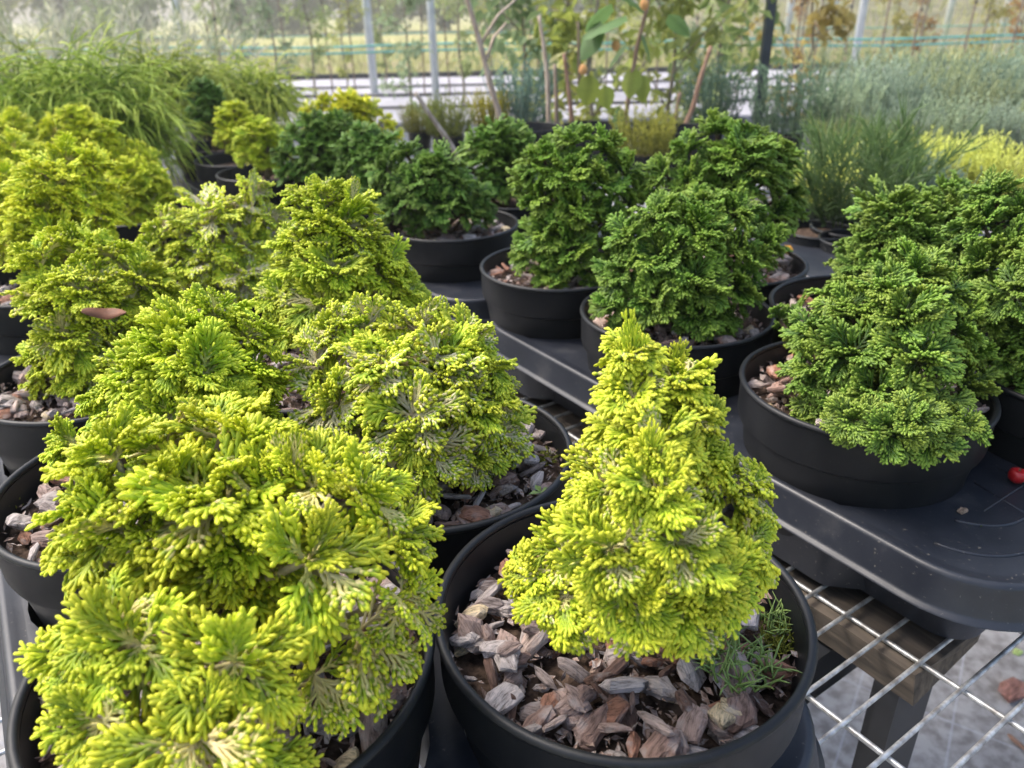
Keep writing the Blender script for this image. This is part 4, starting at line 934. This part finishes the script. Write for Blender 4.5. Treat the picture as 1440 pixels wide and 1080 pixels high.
cane([(876, 190, 0), (885, 130, 0), (895, 70, 0), (910, 10, 0), (915, -30, 0)], YC, 0.0065, 'leafy raspberry cane with large green leaves and orange berries', tint=(0.75, 0.6, 0.5),
     leaves=((880, 22, 200, 10, 1.5, gl, -.03), (860, 5, 150, 30, 1.1, gl, 0), (900, 40, -20, 55, 1.0, gl, .02), (845, 30, 190, 50, 1.2, gl, -.02), (890, 95, 240, 60, 0.9, gy, 0), (830, 105, 250, 70, 0.9, gy, -.02), (905, 105, 290, 70, 0.8, gy, 0), (870, 150, 220, 70, 0.9, gl, 0), (940, 20, 10, 30, 0.9, gl, 0), (850, 120, 280, 65, 0.7, gy, 0), (880, 60, 190, 40, 0.9, gl, 0.05), (865, -15, 10, 20, 1.2, gl, 0)),
     fruits=((820, 98), (866, 64), (906, 6)))
cane([(960, 185, 0), (975, 150, 0), (985, 110, 0), (1000, 65, 0)], YC, 0.0075, 'thick reddish brown cane leaning right, left of the dark pole', tint=(0.85, 0.62, 0.5))
cane([(940, 200, 0), (950, 165, 0), (956, 130, 0)], YC - .1, 0.0065, 'short brown cane stub in front of the black pots', tint=(0.7, 0.55, 0.45))
for i, (px, py) in enumerate(((745, 178), (838, 176), (955, 180))):
    P = at_z(px, py, RIM - 0.02)
    lb = ('pale and reddish cane stubs', 'leafy raspberry cane', 'reddish brown leaning cane')[i]
    o = pot(P, 'large black nursery pot below the ' + lb, 'black pots of raspberries', scale=1.0)
    mulch((P.x, P.y, P.z), 'dark soil and mulch in the pot below the ' + lb, 0, 70 + i)
# fresh yellow green shoots among the canes
for i, (px, py, sc, tn, lb) in enumerate(((690, 175, 0.75, (0.5, 0.46, 0.05), 'yellow feathery heather between the slanting cane and stubs'), (735, 172, 0.75, (0.19, 0.3, 0.24), 'blue green juniper right of the slanting cane'), (630, 190, 0.8, (0.3, 0.35, 0.08), 'olive green heather behind the low spreading conifer'), (590, 185, 0.6, (0.34, 0.34, 0.08), 'dull yellow heather near the leg of the white bed'), (905, 215, 0.8, (0.45, 0.45, 0.08), 'yellow green heather behind the upright dark conifer'), (1000, 172, 0.75, (0.19, 0.3, 0.2), 'grey green juniper left of the dark pole'), (1105, 190, 0.8, (0.22, 0.33, 0.2), 'grey green juniper right of the dark pole'))):
    bushplant('juniper' if 'juniper' in lb else 'golden_heather', at_z(px, py, BZ), (SPK if 'juniper' in lb else HTH)[i % 3], lb, 'juniper' if 'juniper' in lb else 'heather', 'plants among the canes', tn, sc, rnd)

# black crates in front of the white bed
for i, (px, wd_) in enumerate(((900, .26), (942, .3), (990, .28), (1015, .24), (745, .26))):
    P = at_z(px, 205, 0.0)
    P = Vector(((px - 720) / F * 6.2, 5.9 + 0.05 * i, 0.006))
    o = thing('nursery_crate', ('black crate behind the leafy cane', 'black crate left of the leaning cane', 'black crate behind the leaning cane', 'black crate beside the dark pole base', 'black crate behind the blue green juniper and stubs')[i] + ' in front of the white bed', 'crate', P, 'black crates before the white bed')
    mb = MB(); h_ = 0.3; a = wd_ / 2
    for sx_, sy_, hx, hy in ((0, -a, a, .01), (0, a, a, .01), (-a, 0, .01, a - .012), (a, 0, .01, a - .012)): mb.box((sx_, sy_, h_ / 2), (hx, hy, h_ / 2))
    mb.box((0, 0, 0.012), (a - .012, a - .012, .01)); mb.obj('crate_wall', PLASTIC, o)
    mb = MB()
    for sx_, sy_, hx, hy in ((0, -a - .004, a + .02, .018), (0, a + .004, a + .02, .018), (-a - .004, 0, .018, a - .016), (a + .004, 0, .018, a - .016)): mb.box((sx_, sy_, h_ + .009), (hx, hy, .008))
    mb.obj('crate_rim', PLASTIC, o)

# ------------------------------------------------------------------ poles, twine, saplings
PG = 'trellis poles behind the benches'
for (x0, y0, Y, r_, lean, lb, mt) in ((265, 80, 12.0, .06, -0.09, 'thin grey trellis pole leaning left, above the threadleaf bushes', POLEM), (528, 140, 9.0, .044, -.01, 'pale grey trellis pole left of the thick middle pole', POLEM), (615, 165, 6.3, .029, .0, 'thick grey trellis pole in front of the white bed', POLEM),
        (1098, 110, 12.0, .05, .03, 'grey trellis pole just right of the dark pole', POLEM), (1160, 95, 13.5, .05, .05, 'thin grey trellis pole left of the brightest right pole', POLEM), (1197, 110, 9.5, .044, .02, 'brightest grey trellis pole at upper right', POLEM), (1318, 95, 13.5, .05, .05, 'thin grey trellis pole above the junipers', POLEM), (1395, 95, 13.5, .05, .06, 'rightmost grey trellis pole', POLEM)):
    B_ = at_y(x0, y0, Y)[0]; mb = MB(); mb.tube([(B_.x, Y, -0.05), (B_.x + lean, Y, 2.6)], r_, 12)
    o = thing('trellis_pole', lb, 'pole', (B_.x, Y, 0), PG); mb2 = MB(); mb2.tube([(0, 0, -0.05), (lean * 0.5, 0, 1.3), (lean, 0, 2.6)], r_, 12); mb2.obj('pole_tube', mt, o, smooth=True)
    mb3 = MB(); mb3.lathe([(0.001, 2.63), (r_ * 1.12, 2.62), (r_ * 1.12, 2.58)], 12, (lean, 0, 0)); mb3.obj('pole_cap', mt, o, smooth=True)
B_ = at_z(1064, 180, MESH); o = thing('bench_post', 'square dark grey steel post rising behind the widest dark conifer', 'post', (B_.x, B_.y, 0))
mb = MB(); mb.box((0, 0, 1.2), (0.0145, 0.0145, 1.2)); mb.obj('post_tube', DARKPOLE, o); mb = MB(); mb.box((0, 0, 0.006), (0.05, 0.05, 0.006)); mb.obj('foot_plate', DARKPOLE, o)
for i, (y_, Y, lb) in enumerate(((66, 8.0, 'lower teal twine line of the trellis'), (57, 8.0, 'upper teal twine line of the trellis'), (42, 12.5, 'distant pale teal twine line of the trellis'))):
    A = at_y(230, y_ + 10, Y)[0]; C_ = at_y(1440, y_ - 8, Y)[0]; mb = MB()
    mb.tube([A.lerp(C_, k_ / 24) + Vector((0, 0, -0.02 * math.sin(k_ * math.pi / 8) ** 2)) for k_ in range(-6, 34)], 0.011 if i < 2 else 0.008, 5)
    tag(mb.obj('trellis_twine', HOSE, None, smooth=True), lb, 'twine', 'twine lines of the trellis')
for i, (y_, Y, lb) in enumerate(((129, 7.0, 'upper black support wire in front of the white bed'), (146, 6.6, 'lower black support wire in front of the white bed'))):
    A = at_y(380, y_ + 6, Y)[0]; C_ = at_y(1180, y_ - 10, Y)[0]; mb = MB()
    mb.tube([A.lerp(C_, k_ / 24) + Vector((0, 0, -0.02 * math.sin(k_ * math.pi / 12) ** 2)) for k_ in range(-4, 28)], 0.008, 5)
    tag(mb.obj('support_wire', CABLE, None, smooth=True), lb, 'wire', 'black support wires of the trellis')

def tree_mesh(seed, h, spread, n, leaf, z0=0.15, slender=True):
    rnd_ = random.Random(seed); mb = MB(); tb = MB()
    tr = [Vector((0.04 * h * noise.noise((seed, k_ * .6, 0)), 0.04 * h * noise.noise((seed, k_ * .6, 5)), h * k_ / 8)) for k_ in range(9)]
    tb.tube(tr, [0.012 * h / 2 * (1 - 0.09 * k_) + 0.002 for k_ in range(9)], 6)
    nb = 14 if slender else 26; cl = []
    for b in range(nb):
        f = z0 + (1 - z0) * (b + rnd_.random()) / nb; p = tr[min(7, int(f * 8))].lerp(tr[min(8, int(f * 8) + 1)], f * 8 % 1)
        a = rnd_.random() * 6.283; L_ = spread * (0.5 + 0.7 * math.sin(math.pi * min(1, (f - z0) / (1 - z0) * 0.9 + 0.08))) * rnd_.uniform(0.5, 1.15)
        e = p + Vector((math.cos(a) * L_, math.sin(a) * L_, L_ * rnd_.uniform(0.2, 0.9))); tb.tube([p, p.lerp(e, .5) + Vector((0, 0, L_ * .06)), e], [0.006 * h / 2, 0.004 * h / 2, 0.0015], 4)
        cl += [(p.lerp(e, k_ / 3), L_ * 0.38) for k_ in (1, 2, 3)]
    for i in range(n):
        c_, r_ = cl[rnd_.randrange(len(cl))]; p = c_ + Vector((rnd_.gauss(0, .5), rnd_.gauss(0, .5), rnd_.gauss(0, .45))) * r_
        leafquad(mb, p, Vector((rnd_.gauss(0, 1), rnd_.gauss(0, 1), rnd_.gauss(-.3, .7))), Vector((rnd_.gauss(0, .6), rnd_.gauss(0, .6), 1)), leaf * rnd_.uniform(.6, 1.3), leaf * 0.55, rnd_.uniform(.4, 1), 0.15)
    return mb.mesh('crown', LEAFM, False, True), tb.mesh('trunk', PALESTEM, True)
SAP = [tree_mesh(i, 1.9, 0.2, 750, 0.062, 0.12) for i in range(5)]
SAP2 = [tree_mesh(30 + i, 1.15, 0.2, 420, 0.06, 0.2) for i in range(3)]
SG = 'young saplings in rows beyond the benches'
sx_ = [(300, 8.5, 0), (345, 9.5, 1), (440, 7.4, 0), (485, 8.8, 2), (575, 5.4, 1), (650, 7.2, 0), (735, 6.4, 2), (770, 8.6, 1), (830, 7.0, 0), (905, 7.6, 2), (955, 5.6, 1), (1010, 5.2, 0), (1040, 7.8, 2), (1125, 9.0, 3), (1250, 8.5, 4), (1290, 9.5, 3), (1375, 8.2, 4), (1425, 9.0, 3), (390, 6.6, 1), (540, 9.8, 0), (690, 9.6, 2), (870, 9.6, 0)]
slab = ['sapling with sparse leaves just right of the leaning grey pole', 'thin sapling above the yellowish threadleaf bush', 'leafy yellow green sapling above the yellow crowned conifer', 'slim sapling left of the pale grey pole', 'bushy sapling left of the thick grey pole', 'light sapling between the thick pole and slanting cane', 'grey green sapling right of the slanting cane', 'far sapling above the cane stubs', 'yellowish sapling left of the large raspberry leaf', 'sapling behind the large raspberry leaf', 'tall bushy sapling right of the raspberry leaves', 'dense light green sapling left of the dark pole', 'far sapling partly behind the dark pole', 'autumn tinted sapling right of the dark pole', 'sapling with pale yellow leaves right of the brightest pole', 'far russet leaved sapling above the junipers', 'yellow leaved sapling near the thin right pole', 'sapling at the upper right picture corner', 'sapling behind the small threadleaf bush', 'far sapling between the two grey middle poles', 'far sapling behind the forked slanting cane', 'far sapling behind the leafy raspberry cane']
stn = ((0.42, 0.50, 0.20), (0.34, 0.43, 0.24), (0.52, 0.56, 0.16), (0.42, 0.24, 0.07), (0.46, 0.42, 0.12))
for i, (px, Y, k_) in enumerate(sx_):
    X = at_y(px, 90, Y)[0].x; o = thing('sapling', slab[i], 'sapling', (X, Y, 0.3 if 6.5 < Y < 11 and -6 < X < 11 else 0.0), SG, rnd.random() * 6)
    cr_, tr_ = SAP[i % 5]; sc = rnd.uniform(0.75, 1.0); o.scale = (sc, sc, sc)
    q = link('crown', cr_, o); q.color = (*stn[k_], 1); link('trunk', tr_, o)
for i, px in enumerate((312, 332, 408, 466, 498, 596, 632, 744, 758, 852, 925, 975, 1112, 1140, 1182, 1232, 1275, 1345, 1412)):
    Y = 7.2 + (i * 37 % 19) * 0.1; X = at_y(px, 110, Y)[0].x; z0 = 0.298
    o = thing('plant_stake', 'thin brown plant stake standing in the sapling rows on the white bed', 'stake', (X, Y, z0), 'plant stakes in the sapling rows')
    mb = MB(); hh = rnd.uniform(1.0, 1.5); lx = rnd.uniform(-.05, .05); mb.tube([(0, 0, 0), (lx * .5 + rnd.uniform(-.01, .01), 0, hh / 2), (lx, 0, hh)], [0.009, 0.008, 0.007], 6)
    q = mb.obj('stake_rod', CANEM, o, smooth=True); q.color = (0.5, 0.45, 0.4, 1)
    mb = MB(); mb.tube([(lx * .6, 0, hh * .6 - .012), (lx * .6, 0, hh * .6 + .012)], 0.013, 6); mb.obj('tie', CABLE, o)
# silvery shrubs at the upper left
SHR = [spike_mesh(50 + i, 22, 0.75, 0.22, 0.07, 0.5, 0.35, 46) for i in range(3)]
for i, (px, Y) in enumerate(((-40, 3.6), (25, 3.3), (85, 3.9), (150, 3.4), (205, 3.9), (245, 4.6), (60, 5.2), (170, 5.4))):
    X = at_y(px, 60, Y)[0].x
    o = thing('silver_shrub', ('silvery shrub cut by the left picture edge', 'silvery leaved shrub with white flecks at upper left', 'silvery shrub behind the white flecked one', 'tall silvery shrub above the middle of the big threadleaf', 'silvery shrub above the right of the big threadleaf', 'last silvery shrub left of the leaning pole', 'far silvery shrub between the upper left ones', 'far silvery shrub behind the tall one')[i], 'shrub', (X, Y, 0.35), 'silvery shrubs at the upper left', rnd.random() * 6)
    sc = 1.25; o.scale = (sc, sc, sc); q = link('foliage', SHR[i % 3], o); q.color = (*((0.44, 0.46, 0.31), (0.36, 0.41, 0.22), (0.48, 0.48, 0.36))[i % 3], 1)
    w_ = link('container', PW, o, loc=(0, 0, 0.0)); w_.scale = (1.5, 1.5, 2.0)
    mb = MB(); mb.lathe([(0.128, -0.02), (0.001, -0.015)], 24); mb.obj('soil_surface', SOIL, o)
# far tree line closing the meadow
FAR = [tree_mesh(60 + i, 4.6, 1.9, 3000, 0.34, 0.0, False) for i in range(5)]
trn = ((0.25, 0.34, 0.07), (0.34, 0.42, 0.09), (0.20, 0.30, 0.08), (0.42, 0.46, 0.12))
side_w = ['far left', 'left', 'middle left', 'middle', 'middle right', 'right', 'far right']
n_t = 44
for i in range(n_t):
    X = -52 + 104 * (i + rnd.uniform(.2, .8)) / n_t; Y = rnd.uniform(40, 48)
    cr_, tr_ = FAR[i % 5]
    o = thing('broadleaf_tree', ('distant mid green tree in the hedge line closing the meadow', 'distant fresh green tree in the hedge line closing the meadow', 'distant darkest green tree in the hedge line closing the meadow', 'distant pale yellowish green tree in the hedge line closing the meadow')[i % 4], 'tree', (X, Y, 1.2 if X > 6 else 0), 'trees in the distant hedge line', rnd.random() * 6)
    sc = rnd.uniform(0.8, 1.25); o.scale = (sc * 1.15, sc * 1.15, sc); q = link('crown', cr_, o); q.color = (*trn[i % 4], 1); link('trunk', tr_, o)
# rough grass between the white bed and the meadow
mb = MB(); rg = random.Random(9)
for i in range(9000):
    y = 11.3 + 16 * rg.random() ** 1.5; x = rg.uniform(-1, 1) * y * 0.85 + 0.5; h_ = rg.uniform(.12, .45)
    z = 0.0 if not (x > 2.2 and y > 18.8) else bank_z(x, y)
    leafquad(mb, Vector((x, y, z - 0.02)), Vector((rg.gauss(0, .3), rg.gauss(0, .3), 1)), Vector((rg.gauss(0, 1), -1, 0)), h_, 0.05, rg.uniform(.4, 1), 0.2)
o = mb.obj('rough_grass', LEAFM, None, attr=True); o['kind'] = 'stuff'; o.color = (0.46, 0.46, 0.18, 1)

# potted saplings and a leafy hedge of young fruit bushes close behind the bench
for i, (px, Y, tn, lb) in enumerate(((735, 3.0, (0.26, 0.36, 0.16), 'potted bush with green leaves right of the slanting cane'), (800, 3.3, (0.46, 0.48, 0.10), 'potted bush with yellow green leaves behind the cane stubs'),
        (835, 2.7, (0.40, 0.46, 0.10), 'potted bush with yellow green leaves under the orange berries'), (945, 2.8, (0.42, 0.47, 0.12), 'potted bush with pale leaves left of the reddish leaning cane'), (1015, 3.0, (0.32, 0.42, 0.14), 'potted bush with fresh green leaves just left of the dark post'), (1130, 3.6, (0.5, 0.4, 0.12), 'potted bush with golden autumn leaves right of the dark post'))):
    X = at_y(px, 100, Y)[0].x; o = thing('potted_bush', lb, 'bush', (X, Y, 0.36), 'potted leafy bushes behind the bench', rnd.random() * 6)
    q = link('crown', SAP2[i % 3][0], o); q.color = (*tn, 1); link('trunk', SAP2[i % 3][1], o)
    w_ = link('container', PW, o, loc=(0, 0, 0.0)); w_.scale = (1.3, 1.3, 2.5)
    q = link('soil_surface', SOILD, o); q.scale = (2.2, 2.2, 1)
# thin scattering volume, added to imitate lens glare veiling the background
HZ = bpy.data.materials.new('lens_veil_volume'); HZ.use_nodes = True; t_ = HZ.node_tree; t_.nodes.clear()
vo = t_.nodes.new('ShaderNodeVolumePrincipled'); vo.inputs['Density'].default_value = 0.0065; vo.inputs['Anisotropy'].default_value = 0.45; vo.inputs['Color'].default_value = (1.0, 0.98, 0.86, 1)
ou = t_.nodes.new('ShaderNodeOutputMaterial'); t_.links.new(vo.outputs[0], ou.inputs['Volume'])
mb = MB(); mb.box((0, 60, 7.5), (140, 100, 8.7)); hz = mb.obj('lens_veil_volume', HZ); hz['kind'] = 'stuff'
